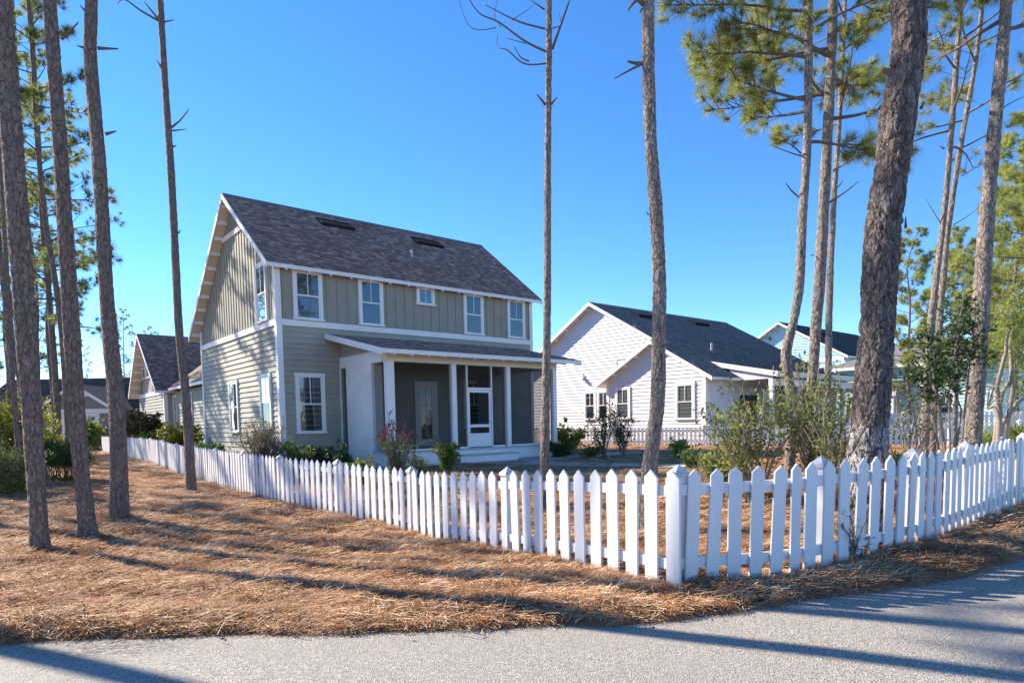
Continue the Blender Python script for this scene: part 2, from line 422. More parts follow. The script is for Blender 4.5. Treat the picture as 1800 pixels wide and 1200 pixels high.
# ------------------------------------------------------------------ ground, road, straw
EDGE = [(-70, 4.9), (-30, 4.5), (-12, 4.36), (-3.55, 4.38), (-1.61, 4.43), (-.22, 4.45), (.62, 4.46), (1.21, 4.6), (1.92, 4.9), (2.92, 5.2),
        (3.53, 5.44), (4.09, 5.77), (4.9, 6.27), (5.6, 6.85), (7.0, 8.2), (9.5, 11.2), (12.5, 15.5), (17, 24), (24, 40), (40, 80)]
EX = np.array([p[0] for p in EDGE]); EY = np.array([p[1] for p in EDGE])
def edge_y(x): return np.interp(x, EX, EY)
def smooth(a, b, x):
    t = np.clip((x - a) / (b - a), 0, 1); return t * t * (3 - 2 * t)
def ground_z(x, y):
    return terrain_np(x, y) - .09 * (1 - smooth(-.05, .25, y - edge_y(x)))
def grid_sheet(xs, ys, zf):
    Xg, Yg = np.meshgrid(xs, ys, indexing='ij'); Z = zf(Xg, Yg)
    V = np.stack([Xg, Yg, Z], -1).reshape(-1, 3); n, m = Xg.shape
    i = (np.arange(n - 1)[:, None] * m + np.arange(m - 1)[None, :]).ravel()
    return V, np.stack([i, i + m, i + m + 1, i + 1], 1)
xs = np.concatenate([[-900, -400, -200, -120], np.arange(-80, -16, 2.0), np.arange(-16, 14, .3), np.arange(14, 80, 2.0), [120, 200, 400, 900]])
ys = np.concatenate([[-300, -100, -40, -15], np.arange(-5, 4, 1.5), np.arange(4, 12, .12), np.arange(12, 40, .5), np.arange(40, 110, 3.0), [150, 250, 500, 1200]])
V, T = grid_sheet(xs, ys, ground_z)
tag(link('ground', np_mesh('ground', V, T, M['ground'], True)), kind='structure')
# road: a sheet from its curved edge to well behind the camera
rx = np.concatenate([np.arange(-70, -6, 4.0), np.arange(-6, 8, .1), np.arange(8, 40, 1.0)])
rv = []
for i, x in enumerate(rx):
    ey = float(edge_y(x)) + .03 * math.sin(x * 3.1) + .025 * mnoise.noise(Vector((x * 4, 0, 0)))
    for k, t in enumerate((0, .04, .15, .4, 1.0)):
        rv.append((x, ey + (-22 - ey) * t, -.03 - (.03 if k == 0 else 0)))
rT = np.array([(i * 5 + k, (i + 1) * 5 + k, (i + 1) * 5 + k + 1, i * 5 + k + 1) for i in range(len(rx) - 1) for k in range(4)])[:, ::-1]
tag(link('road', np_mesh('road', np.array(rv), rT, M['road'])), kind='structure')

FENCE_L = [(1.33, 5.33), (1.20, 5.52), (.6, 6.45), (-.02, 7.49), (-1.0, 8.95), (-1.84, 10.24), (-3.4, 12.1), (-5.07, 13.96), (-7.9, 17.6), (-10.85, 21.41), (-18.5, 31.4), (-26.2, 41.4)]
FENCE_R = [(1.39, 5.36), (1.68, 5.43), (2.04, 5.47), (2.40, 5.55), (2.79, 5.76), (3.22, 6.02), (3.67, 6.29), (4.04, 6.55), (4.8, 7.15), (5.65, 7.90), (6.6, 8.75), (7.62, 9.66), (9.2, 11.3), (11.5, 14.2)]
# pine straw bed: mounded sheet plus loose needles lying on it
def mound_np(x, y):
    z = np.zeros(x.shape)
    for k, (a, b, c, amp) in enumerate([(1.7, 2.9, .3, .020), (4.1, -1.3, 1.1, .016), (-2.2, 5.7, 2.0, .018), (7.9, 4.4, .7, .012), (-9.3, 8.1, 3.0, .010), (13.1, -11.7, .2, .006), (17.0, 15.0, 1.9, .006)]):
        z += amp * np.sin(a * x + c + 1.3 * np.sin(.8 * b * y)) * np.cos(b * y + 2 * c + np.sin(.6 * a * x))
    return z
def edge_wob(x): return .035 * np.sin(2.3 * x + 1) + .022 * np.sin(5.9 * x) + .015 * np.sin(13.7 * x + 2)
TRUNKS = [(-5.62, 7.61), (-5.77, 8.74), (-6.39, 10.42), (1.72, 8.28), (.55, 11.2), (3.54, 6.5), (4.73, 11.0), (5.39, 11.8)]
def bed_z(x, y):
    hump = sum(.055 * np.exp(-((x - a) ** 2 + (y - b) ** 2) / .16) for a, b in TRUNKS)
    dist = y - edge_y(x) - edge_wob(x)
    return terrain_np(x, y) + hump + (mound_np(x, y) + .022) * smooth(-.02, .30, dist) - .075 * (1 - smooth(-.10, .02, dist)) + .018 * np.exp(-((dist - .28) / .2) ** 2)
bx = np.arange(-13, 8.5, .06); by = np.arange(4.1, 15, .06)
V, T = grid_sheet(bx, by, bed_z)
cx = V[T].mean(1)
T = T[(cx[:, 1] > edge_y(cx[:, 0]) - .12)]
BV, BT = V, T
def needles(n, xr, yr, length, width, lift, keep, segs=2, coher=.28):
    x = rng.uniform(*xr, n); y = rng.uniform(*yr, n)
    k = keep(x, y); x, y = x[k], y[k]; n = len(x)
    th = rng.uniform(0, 2 * np.pi, n)
    fld = 2.4 * np.sin(1.9 * x + 1.1 * y) + 1.7 * np.sin(3.1 * y - 1.3 * x + 1)
    th = np.where(rng.random(n) < coher, fld + rng.normal(0, .5, n), th)
    L = length * rng.uniform(.55, 1.25, n); W = width * rng.uniform(.6, 1.4, n)
    bend = rng.normal(0, .8, n)
    tilt = np.abs(rng.normal(0, lift, n))
    z0 = bed_z(x, y) + .006 + rng.exponential(.010, n)
    pts = []
    for s in range(segs + 1):
        t = s / segs
        a = th + bend * (t - .5)
        px = x + np.cos(a) * L * (t - .5); py = y + np.sin(a) * L * (t - .5)
        pz = z0 + L * tilt * t * (1.0 - .45 * t)
        pts.append((px, py, pz, a))
    VV = np.zeros((n, 2 * (segs + 1), 3))
    for s, (px, py, pz, a) in enumerate(pts):
        w = W * (1 if 0 < s < segs else .6) * .5
        nx, ny = -np.sin(a) * w, np.cos(a) * w
        VV[:, 2 * s] = np.stack([px + nx, py + ny, pz + .3 * w], 1); VV[:, 2 * s + 1] = np.stack([px - nx, py - ny, pz - .3 * w], 1)
    q = np.array([(2 * s, 2 * s + 1, 2 * s + 3, 2 * s + 2) for s in range(segs)])
    TT = (np.arange(n)[:, None, None] * (2 * (segs + 1)) + q[None]).reshape(-1, 4)
    return VV.reshape(-1, 3), TT
def left_x(y):  # fence line x at depth y
    a = np.array(FENCE_L); o = np.argsort(a[:, 1]); return np.interp(y, a[o, 1], a[o, 0])
def off_road(x, y): return y - edge_y(x) - edge_wob(x) > rng.normal(.0, .035, x.shape)
sets = [
    needles(270000, (-6.5, 8.0), (4.2, 7.6), .17, .0036, .26, off_road, 2),
    needles(150000, (-9.5, 6.5), (7.6, 12.0), .20, .0056, .24, off_road, 2),
    needles(70000, (-17, 8), (12.0, 22.0), .24, .011, .16, off_road, 1),
    needles(45000, (-30, 22), (22.0, 42.0), .32, .022, .14, off_road, 1),
    needles(40000, (-6.5, 7.5), (4.2, 9.5), .16, .0046, .45, off_road, 2, .1),
    needles(12000, (-9.5, 6.5), (9.0, 14.0), .19, .008, .42, off_road, 2, .1),
    needles(5000, (-6, 7), (3.95, 7.0), .16, .004, .10, lambda x, y: np.abs(y - edge_y(x)) < np.abs(rng.normal(0, .09, x.shape)), 2),
]
vs, ts, off = [BV], [BT], len(BV)
for v, t in sets: vs.append(v); ts.append(t + off); off += len(v)
me = np_mesh('pine_straw', np.concatenate(vs), np.concatenate(ts), [M['ground'], M['straw']])
mi = np.ones(sum(len(t) for t in ts), dtype=np.int32); mi[:len(BT)] = 0
me.polygons.foreach_set('material_index', mi)
tag(link('pine_straw', me), 'loose rust brown pine straw covering the ground beside the road', 'pine straw', kind='stuff')

# lawn, path and planting bed inside the yard
def flat_poly(name, pts, z, mat, kind='structure'):
    c = [(x, y, terrain(x, y) + z) for x, y in pts]; cxm = sum(p[0] for p in c) / len(c); cym = sum(p[1] for p in c) / len(c)
    bm = bmesh.new(); f = bm.faces.new([bm.verts.new((p[0], p[1], 0)) for p in c])
    bmesh.ops.triangulate(bm, faces=[f]); bmesh.ops.subdivide_edges(bm, edges=bm.edges, cuts=5, use_grid_fill=True)
    for v in bm.verts: v.co.z = terrain(v.co.x, v.co.y) + z
    bmesh.ops.recalc_face_normals(bm, faces=bm.faces)
    if sum(f.normal.z for f in bm.faces) < 0: bmesh.ops.reverse_faces(bm, faces=bm.faces)
    me = bpy.data.meshes.new(name); bm.to_mesh(me); bm.free(); me.materials.append(mat)
    return tag(link(name, me), kind=kind)
LAWN = [(-1.2, 13.2), (2.2, 13.6), (5.4, 17.6), (7.4, 21.2), (8.6, 25.5), (6.2, 28.6), (2.2, 28.6), (.6, 26.0), (-.2, 21.4), (-2.4, 17.6)]
flat_poly('lawn', LAWN, .016, M['lawn'])
flat_poly('path', [(-2.9, 22.0), (-.6, 20.9), (1.6, 19.4), (5.2, 17.2), (5.9, 18.3), (2.6, 20.5), (1.0, 21.9), (2.4, 23.6), (5.2, 25.6), (4.6, 26.7), (1.4, 25.0), (-.8, 23.4)], .042, M['concrete'])
flat_poly('planting_bed', [(-8.2, 20.2), (-4.6, 17.2), (-2.2, 17.4), (-2.6, 19.4), (-4.6, 21.6), (-6.9, 21.9)], .03, M['mulch'])
from math import inf
def in_poly(x, y, poly):
    c = np.zeros(x.shape, bool); j = len(poly) - 1
    for i in range(len(poly)):
        xi, yi = poly[i]; xj, yj = poly[j]
        c ^= ((yi > y) != (yj > y)) & (x < (xj - xi) * (y - yi) / (yj - yi + 1e-9) + xi); j = i
    return c
n = 60000
gx, gy = rng.uniform(-3, 9, n), rng.uniform(13, 29, n); k = in_poly(gx, gy, LAWN); gx, gy = gx[k], gy[k]; n = len(gx)
a = rng.uniform(0, 6.28, n); h = rng.uniform(.02, .05, n); w = .009; gz = terrain_np(gx, gy) + .014
VV = np.stack([np.stack([gx - w * np.cos(a), gy - w * np.sin(a), gz], 1), np.stack([gx + w * np.cos(a), gy + w * np.sin(a), gz], 1),
               np.stack([gx + rng.normal(0, .02, n), gy + rng.normal(0, .02, n), gz + h], 1)], 1).reshape(-1, 3)
tag(link('grass', np_mesh('grass', VV, np.arange(3 * n).reshape(-1, 3), M['grassblade'])), 'short dormant tan grass on the lawn inside the fence', 'grass', kind='stuff')

# ------------------------------------------------------------------ house building kit (u along the front, v back, z up)
U2 = Vector((math.cos(YAW), math.sin(YAW), 0)); V2 = Vector((-U2.y, U2.x, 0))
def wall_map(face, c):
    """(a along wall, b outward, z) -> local"""
    if face == 'f': return lambda a, b, z: (a, c - b, z)      # faces -v
    if face == 'g': return lambda a, b, z: (c - b, a, z)      # faces -u
    return lambda a, b, z: (c + b, a, z)                      # faces +u
def wbox(mb, mp, a0, a1, b0, b1, z0, z1):
    mb.hexa([mp(a0, b0, z0), mp(a1, b0, z0), mp(a1, b1, z0), mp(a0, b1, z0), mp(a0, b0, z1), mp(a1, b0, z1), mp(a1, b1, z1), mp(a0, b1, z1)])
def lap_boards(wall, mp, rng_fn, z0, z1, exp, mat, thick=.040):
    z = z0
    while z < z1 - .03:
        zt = min(z + exp, z1)
        r0, r1 = rng_fn(z), rng_fn(zt)
        if r0 and r1 and r0[1] - r0[0] > .15:
            if r1[1] - r1[0] < .02: r1 = ((r1[0] + r1[1]) / 2 - .01, (r1[0] + r1[1]) / 2 + .01)
            mb = MB(); t = thick + random.uniform(-.002, .002)
            mb.hexa([mp(r0[0], 0, z), mp(r0[1], 0, z), mp(r0[1], t, z), mp(r0[0], t, z), mp(r1[0], 0, zt), mp(r1[1], 0, zt), mp(r1[1], .007, zt), mp(r1[0], .007, zt)])
            mb.build('siding_board', mat, wall)
        z = zt
def window(house, mp, a0, a1, z0, z1, cols=2, double=True, blinds=True, trim=.10, head=.0, name='window', m=None):
    """casing part with sash, muntin, pane, sill and blind as sub-parts"""
    m = m or M['white']
    f = MB()
    for q in ((a0, a0 + trim, z0 + .05, z1 - trim), (a1 - trim, a1, z0 + .05, z1 - trim), (a0 - .015, a1 + .015, z1 - trim, z1 + head)): wbox(f, mp, q[0], q[1], 0, .085, q[2], q[3])
    fo = f.build(name, m, house)
    s = MB(); wbox(s, mp, a0 - .04, a1 + .04, .0, .12, z0, z0 + .05); s.build('sill', m, fo)
    ia0, ia1, iz0, iz1 = a0 + trim, a1 - trim, z0 + .05, z1 - trim
    zm = iz0 + (iz1 - iz0) * .5 if double else None
    rails = [(iz0, iz1)] if not double else [(iz0, zm + .02), (zm - .02, iz1)]
    for i, (p, q) in enumerate(rails):
        o = .062 if (double and i == 0) else .074
        sh = MB(); t = .045
        wbox(sh, mp, ia0, ia1, .032, o, p, p + t); wbox(sh, mp, ia0, ia1, .032, o, q - t, q)
        wbox(sh, mp, ia0, ia0 + t, .032, o, p + t, q - t); wbox(sh, mp, ia1 - t, ia1, .032, o, p + t, q - t)
        sh.build('sash', m, fo)
        if cols > 1 and (i == len(rails) - 1):
            for c in range(1, cols):
                am = ia0 + (ia1 - ia0) * c / cols
                mu = MB(); wbox(mu, mp, am - .014, am + .014, .046, o - .004, p + t, q - t); mu.build('muntin', m, fo)
        pa = MB(); b = o - .018
        ca, cb = ia0 + t * .5, ia1 - t * .5
        pa.add([mp(ca, b, p + .02), mp(cb, b, p + .02), mp(cb, b, q - .02), mp(ca, b, q - .02)], [(0, 1, 2, 3)])
        pa.build('pane', M['glass'], fo)
    if blinds:
        bl = MB(); z = iz1 - .03; end = iz0 if blinds is True else iz0 + (iz1 - iz0) * (1 - blinds)
        while z > end + .03:
            bl.add([mp(ia0 + .02, .030, z), mp(ia1 - .02, .030, z), mp(ia1 - .02, .042, z - .042), mp(ia0 + .02, .042, z - .042)], [(0, 1, 2, 3)]); z -= .055
        bo = bl.build('blind', M['blind'], fo, fix=False)
    bk = MB(); wbox(bk, mp, ia0, ia1, .0275, .0285, iz0, iz1); bk.build('unlit_room_panel', M['unlit_room'], fo)  # thin dark panel behind the glass replaces the unlit room's shade
    return fo
def shingles(roof, o, e, s, L, S, mat, exp=.13, tab=.21, clip=None):
    """overlapping shingle tabs on a slope: origin o, unit e along the eave, unit s up the slope"""
    e, s, o = np.array(e, float), np.array(s, float), np.array(o, float); nrm = np.cross(e, s)
    if nrm[2] < 0: nrm = -nrm
    VV = []
    rows = int(S / exp)
    for r in range(rows):
        t0 = r * exp; x = -random.uniform(0, tab)
        while x < L:
            w = tab * random.uniform(.55, 1.35); x0, x1 = max(0, x), min(L, x + w); x += w
            if x1 - x0 < .03: continue
            if clip and not clip((x0 + x1) / 2, t0): continue
            h = random.uniform(.012, .024); dz = random.uniform(-.012, .0)
            a, b = t0 + dz, t0 + exp * 1.5
            b = min(b, S)
            p = lambda xx, tt, hh: o + e * xx + s * tt + nrm * hh
            VV += [p(x0, a, .002), p(x1, a, .002), p(x1, a, h), p(x0, a, h), p(x1 - .003, b, .004), p(x0 + .003, b, .004)]
    VV = np.array(VV); n = len(VV) // 6
    q = np.array([(0, 1, 2, 3), (3, 2, 4, 5)])
    TT = (np.arange(n)[:, None, None] * 6 + q[None]).reshape(-1, 4)
    ob = link('shingles', np_mesh('shingles', VV, TT, mat), roof); ob['kind'] = 'stuff'
    return ob
def slab(mb, o, e, s, L, S, t=.13):
    o, e, s = Vector(o), Vector(e), Vector(s)
    dn = Vector((0, 0, -t))
    a = [o, o + e * L, o + e * L + s * S, o + s * S]
    mb.prism([p + dn for p in a], a)
class Gable:
    """block with its ridge along u; roof lines are the top surface"""
    def __init__(g, u0, u1, v0, v1, vr, zr, zf, zb, o=.38, ef=.31, eb=.53, zbase=-.35, o2=None):
        g.__dict__.update(u0=u0, u1=u1, v0=v0, v1=v1, vr=vr, zr=zr, zf=zf, zb=zb, o=o, ef=ef, eb=eb, zbase=zbase, o2=o if o2 is None else o2)
        g.kf = (zr - zf) / (vr - (v0 - ef)); g.kb = (zr - zb) / (v1 + eb - vr)
    def under(g, v, t=.15): return (g.zr - (g.vr - v) * g.kf if v < g.vr else g.zr - (v - g.vr) * g.kb) - t
    def span(g, z, t=.15):
        """v range of the gable wall at height z"""
        a = max(g.v0, g.vr - (g.zr - t - z) / g.kf); b = min(g.v1, g.vr + (g.zr - t - z) / g.kb)
        return (a, b) if b > a else None
    def wall(g, root, mat, name='wall'):
        ring = [(g.v0, g.zbase), (g.v1, g.zbase), (g.v1, g.under(g.v1)), (g.vr, g.under(g.vr)), (g.v0, g.under(g.v0))]
        mb = MB(); mb.prism([(g.u0, v, z) for v, z in ring], [(g.u1, v, z) for v, z in ring])
        return mb.build(name, mat, root)
    def roof(g, root, shmat, trim, name='roof', tails=0, lookouts=0, back=False, clip=None, exp=.13, tab=.21, soffit=None):
        L = g.u1 - g.u0 + g.o + g.o2
        of, ob = Vector((g.u0 - g.o, g.v0 - g.ef, g.zf)), Vector((g.u0 - g.o, g.v1 + g.eb, g.zb))
        tf, tb = Vector((0, g.vr - g.v0 + g.ef, g.zr - g.zf)), Vector((0, g.vr - g.v1 - g.eb, g.zr - g.zb))
        mb = MB(); slab(mb, of, (1, 0, 0), tf.normalized(), L, tf.length); slab(mb, ob, (1, 0, 0), tb.normalized(), L, tb.length)
        ro = mb.build(name, soffit or M['soffit'], root)
        shingles(ro, of - tf.normalized() * .03, (1, 0, 0), tf.normalized(), L, tf.length + .03, shmat, exp, tab, clip)
        shingles(ro, ob - tb.normalized() * .03, (1, 0, 0), tb.normalized(), L, tb.length + .03, shmat, exp if back else .3, tab if back else 1.2)
        cap = MB(); cap.prism([(g.u0 - g.o, g.vr - .16, g.zr - .16 * g.kf + .028), (g.u0 - g.o, g.vr, g.zr + .035), (g.u0 - g.o, g.vr + .16, g.zr - .16 * g.kb + .028)],
                              [(g.u1 + g.o2, g.vr - .16, g.zr - .16 * g.kf + .028), (g.u1 + g.o2, g.vr, g.zr + .035), (g.u1 + g.o2, g.vr + .16, g.zr - .16 * g.kb + .028)])
        cap.build('ridge_cap', shmat, ro)
        for uu, sg in ((g.u0 - g.o, -1), (g.u1 + g.o2, 1)):      # rake boards on both ends
            for base, d in ((of, tf), (ob, tb)):
                rb = MB(); a0, a1 = uu - sg * .002, uu + sg * .028
                p0, p1 = Vector((0, base.y, base.z + .004)), Vector((0, base.y + d.y, base.z + d.z + .004))
                dn = Vector((0, 0, -.205))
                rb.prism([(a0, p.y, p.z) for p in (p0, p1, p1 + dn, p0 + dn)], [(a1, p.y, p.z) for p in (p0, p1, p1 + dn, p0 + dn)])
                rb.build('rake_board', trim, ro)
        fa = MB(); fa.box(g.u0 - g.o, g.u1 + g.o2, g.v0 - g.ef - .022, g.v0 - g.ef + .002, g.zf - .15, g.zf - .006); fa.build('fascia', trim, ro)
        fa = MB(); fa.box(g.u0 - g.o, g.u1 + g.o2, g.v1 + g.eb - .002, g.v1 + g.eb + .022, g.zb - .15, g.zb - .006); fa.build('fascia', trim, ro)
        for i in range(tails):
            u = g.u0 + .25 + (g.u1 - g.u0 - .5) * i / (tails - 1)
            y1, y0 = g.v0, g.v0 - g.ef - .03
            k = g.kf; za = g.zf - .135
            tl = MB(); prof = [(y1, za + g.ef * k - .10), (y1, za + g.ef * k), (y0, za - .015), (y0, za - .07)]
            tl.prism([(u - .022, y, z - .01) for y, z in prof], [(u + .022, y, z - .01) for y, z in prof]); tl.build('rafter_tail', trim, ro)
        if lookouts:
            for base, d in ((of, tf), (ob, tb)):
                for i in range(lookouts):
                    t = (i + .6) / lookouts; p = base + d * t
                    lb = MB(); lb.box(g.u0 - g.o + .03, g.u0, p.y - .035, p.y + .035, p.z - .25, p.z - .12); lb.build('lookout', trim, ro)
        return ro
def corner_board(root, u, v, z0, z1, mat, w=.13):
    mb = MB(); mb.box(u - .056, u + w, v - .056, v - .001, z0, z1); mb.box(u - .056, u - .001, v - .001, v + w, z0, z1); return mb.build('corner_board', mat, root)
def trimbox(name, root, mp, a0, a1, b0, b1, z0, z1, mat):
    mb = MB(); wbox(mb, mp, a0, a1, b0, b1, z0, z1); return mb.build(name, mat, root)

# ------------------------------------------------------------------ the green two storey house
HC = (-7.616, 21.5, 0)
gh = empty('house', HC, YAW)
tag(gh, 'two storey sage green house with brown shingle roof and screened porch', 'house')
G = Gable(0, 11.2, 0, 8.9, 3.92, 9.93, 6.67, 5.30)
wl = G.wall(gh, M['sage'])
fm, gm = wall_map('f', 0), wall_map('g', 0)
EXPO = .185
lap_boards(wl, fm, lambda z: (.0, 11.2), -.1, 4.72, EXPO, M['sagelap'])
lap_boards(wl, gm, lambda z: (.0, 8.9), -.1, 4.72, EXPO, M['sagelap'])
WF = [(.54, 1.57, 4.94, 6.62), (2.92, 3.90, 4.94, 6.62), (7.53, 8.52, 4.94, 6.62), (9.81, 10.79, 4.94, 6.62)]
SM = (5.33, 6.14, 5.90, 6.62)
for i in range(29):
    u = .2 + i * .388
    if any(a - .03 < u < b + .03 for a, b, _, _ in WF): continue
    z0, z1 = 4.92, 6.72
    if SM[0] - .03 < u < SM[1] + .03: z1 = SM[2]
    mb = MB(); wbox(mb, fm, u - .022, u + .022, 0, .022, z0, z1); mb.build('batten', M['sage'], wl)
for i in range(30):
    v = .18 + i * .30
    if v > 8.8: break
    z0, z1 = 4.92, min(G.under(v), 8.55)
    if .70 < v < 1.80: z0 = 7.02
    if z1 - z0 < .1: continue
    mb = MB(); wbox(mb, gm, v - .022, v + .022, 0, .022, z0, z1); mb.build('batten', M['sage'], wl)
ro = G.roof(gh, M['shingle_brown'], M['white'], tails=15, lookouts=10)
# belt trim, frieze, corner boards
trimbox('belt_trim', gh, fm, -.06, 11.24, 0, .062, 4.72, 4.92, M['white'])
trimbox('belt_trim', gh, gm, .0, 8.94, 0, .062, 4.72, 4.92, M['white'])
for z0, z1 in ((-.1, 4.72), (4.92, 6.70)): corner_board(gh, 0, 0, z0, z1, M['white'])
mb = MB(); mb.box(11.2 - .13, 11.235, -.056, -.001, -.1, 4.72); mb.box(11.2 - .13, 11.235, -.056, -.001, 4.92, 6.7); mb.build('corner_board', M['white'], gh)
mb = MB(); mb.box(-.056, -.001, 8.77, 8.935, -.1, 4.72); mb.box(-.056, -.001, 8.77, 8.935, 4.92, 5.5); mb.build('corner_board', M['white'], gh)
# gable vent
sp_ = G.span(8.62)
trimbox('gable_trim', gh, gm, sp_[0], sp_[1], 0, .05, 8.50, 8.68, M['white'])
lv = MB()
z = 8.70
while z < 9.65:
    s0 = G.span(z + .05)
    if s0 and s0[1] - s0[0] > .1: lv.hexa([gm(s0[0], .0, z), gm(s0[1], .0, z), gm(s0[1], .045, z - .02), gm(s0[0], .045, z - .02), gm(s0[0], .0, z + .012), gm(s0[1], .0, z + .012), gm(s0[1], .045, z - .008), gm(s0[0], .045, z - .008)])
    z += .05
lv.build('gable_vent', M['soffit'], gh)
for w in WF: window(gh, fm, *w, blinds=.95 if w[0] < 9 else True)
window(gh, fm, *SM, cols=2, double=False, blinds=False)
window(gh, fm, .49, 1.53, 1.12, 3.17, blinds=.18)
window(gh, gm, .73, 1.77, 4.94, 6.95, blinds=True)
window(gh, gm, 4.18, 5.24, 1.18, 3.18, blinds=.5)
window(gh, gm, .69, 1.75, 1.28, 3.20, blinds=.55)
for u0, u1, vv in ((2.98, 4.38, 3.12), (7.25, 8.62, 3.06)):
    zc = G.zr - (G.vr - vv) * G.kf; k = G.kf
    rv_ = MB(); rv_.hexa([(u0, vv - .26, zc - .26 * k + .01), (u1, vv - .26, zc - .26 * k + .01), (u1, vv + .3, zc + .3 * k), (u0, vv + .3, zc + .3 * k),
                          (u0, vv - .26, zc - .26 * k + .15), (u1, vv - .26, zc - .26 * k + .15), (u1, vv + .3, zc + .3 * k + .035), (u0, vv + .3, zc + .3 * k + .035)])
    r_ = rv_.build('roof_vent', M['metal'], ro)
vp = MB(); zc = G.zr - (G.vr - 1.57) * G.kf; vp.tube([(6.18, 1.57, zc - .1), (6.18, 1.57, zc + .28)], .045, 10); vp.build('vent_pipe', M['pipe'], ro)
# meter box on the left wall
mb = MB(); wbox(mb, gm, 8.25, 8.5, .0, .12, .55, .95); mb.build('meter_box', M['greybox'], gh)

# --- screened porch
PU0, PU1, PV, FZ = 2.13, 9.50, -3.30, .51
pf = wall_map('f', PV); pg = wall_map('g', PU0); pr = wall_map('r', PU1)
mb = MB(); mb.box(PU0 - .02, PU1 + .02, PV - .06, -.03, FZ - .06, FZ); mb.build('porch_floor', M['deck'], gh)
mb = MB(); mb.box(PU0 + .02, PU1 - .02, PV + .0, -.03, -.4, FZ - .06); mb.build('porch_skirt', M['white'], gh)
mb = MB(); mb.box(4.55, 7.05, PV - .50, PV - .002, -.1, .26); stp = mb.build('porch_step', M['white'], gh)
mb = MB(); mb.box(4.52, 7.08, PV - .54, PV - .062, .262, .30); mb.build('tread', M['deck'], stp)
posts = [(2.13, 2.40), (4.60, 4.79), (7.00, 7.18), (9.32, 9.50)]
for a, b in posts:
    mb = MB(); mb.box(a, b, PV, PV + .18, FZ, 3.36); mb.build('porch_post', M['white'], gh)
mb = MB(); wbox(mb, pf, PU0, PU1, -.28, .015, 3.36, 3.70); mb.build('porch_beam', M['cream'], gh)
mb = MB(); mb.box(PU0 - .015, PU0 + .26, PV + .28, -.03, 3.36, 3.70); mb.build('porch_side_beam', M['white'], gh)
mb = MB(); mb.box(PU1 - .26, PU1 + .015, PV + .28, -.03, 3.36, 3.70); mb.build('porch_side_beam', M['white'], gh)
mb = MB(); mb.box(PU0, PU1, PV + .02, -.03, 3.705, 3.74); mb.build('porch_ceiling', M['soffit'], gh)
# porch roof: low shed slope against the wall
PO = Vector((1.62, -3.95, 3.67)); PT = Vector((0, 3.92, .87)); PL = 8.55
mb = MB(); slab(mb, PO, (1, 0, 0), PT.normalized(), PL, PT.length, .12); pro = mb.build('porch_roof', M['soffit'], gh)
shingles(pro, PO - PT.normalized() * .03, (1, 0, 0), PT.normalized(), PL, PT.length, M['shingle_brown'])
mb = MB(); mb.box(1.62, 1.62 + PL, -3.975, -3.952, 3.53, 3.664); mb.build('fascia', M['white'], pro)
for uu, sg in ((1.62, -1), (1.62 + PL, 1)):
    rb = MB(); p0, p1 = Vector((0, -3.975, 3.672)), Vector((0, -.03, 4.545)); dn = Vector((0, 0, -.19))
    rb.prism([(uu - sg * .002, p.y, p.z) for p in (p0, p1, p1 + dn, p0 + dn)], [(uu + sg * .028, p.y, p.z) for p in (p0, p1, p1 + dn, p0 + dn)]); rb.build('rake_board', M['white'], pro)
for i in range(13):
    u = 2.1 + i * (7.3 / 12); k = .87 / 3.92
    tl = MB(); prof = [(PV - .017, 3.67 + .63 * k - .22), (PV - .017, 3.67 + .63 * k - .125), (-3.93, 3.555), (-3.93, 3.48)]
    tl.prism([(u - .022, y, z) for y, z in prof], [(u + .022, y, z) for y, z in prof]); tl.build('rafter_tail', M['white'], pro)
# cheek wall of the porch roof (siding triangle above the side beam)
for uc, mp_ in ((PU0 + .06, wall_map('g', PU0 + .06)), (PU1 - .06, wall_map('r', PU1 - .06))):
    mb = MB(); ring = [(-.03, 3.70), (-.03, 4.40), (PV + .1, 3.72), (PV + .1, 3.70)]
    d = .05 if uc < 5 else -.05
    mb.prism([(uc, v, z) for v, z in ring], [(uc + d, v, z) for v, z in ring]); ck = mb.build('porch_gable_wall', M['sage'], gh)
    lap_boards(ck, mp_, lambda z: (-.03 - (4.40 - z) / (.70 / 3.2), -.03) if z < 4.38 else None, 3.74, 4.40, .17, M['sagelap'])
# screens
def screen(mp, a0, a1, z0, z1):
    mb = MB(); mb.add([mp(a0, -.12, z0), mp(a1, -.12, z0), mp(a1, -.12, z1), mp(a0, -.12, z1)], [(0, 1, 2, 3)]); return mb.build('screen_panel', M['screen'], gh, fix=False)
DU0, DU1, DZ = 5.30, 6.33, 2.53
screen(pf, 2.40, 4.60, FZ, 3.36); screen(pf, 4.79, DU0 - .04, FZ, 3.36); screen(pf, DU1 + .04, 7.0, FZ, 3.36); screen(pf, DU0, DU1, DZ + .06, 3.36); screen(pf, 7.18, 9.32, FZ, 3.36)
for a0, a1, z0, z1 in ((DU0 - .045, DU0, FZ, 3.36), (DU1, DU1 + .045, FZ, 3.36), (DU0, DU1, DZ, DZ + .07), (2.40, 4.51, FZ, FZ + .05), (7.18, 9.24, FZ, FZ + .05), (4.79, DU0 - .045, FZ, FZ + .05), (DU1 + .045, 6.92, FZ, FZ + .05)):
    trimbox('screen_frame', gh, pf, a0, a1, -.16, -.06, z0, z1, M['white'])
sd = MB()
for q in ((DU0 + .01, DU0 + .09, FZ + .03, DZ - .01), (DU1 - .09, DU1 - .01, FZ + .03, DZ - .01)): wbox(sd, pf, q[0], q[1], -.14, -.09, q[2], q[3])
for z0, z1 in ((FZ + .03, FZ + .50), (1.22, 1.32), (DZ - .10, DZ - .01)): wbox(sd, pf, DU0 + .09, DU1 - .09, -.139, -.091, z0, z1)
sd_o = sd.build('screen_door', M['white'], gh)
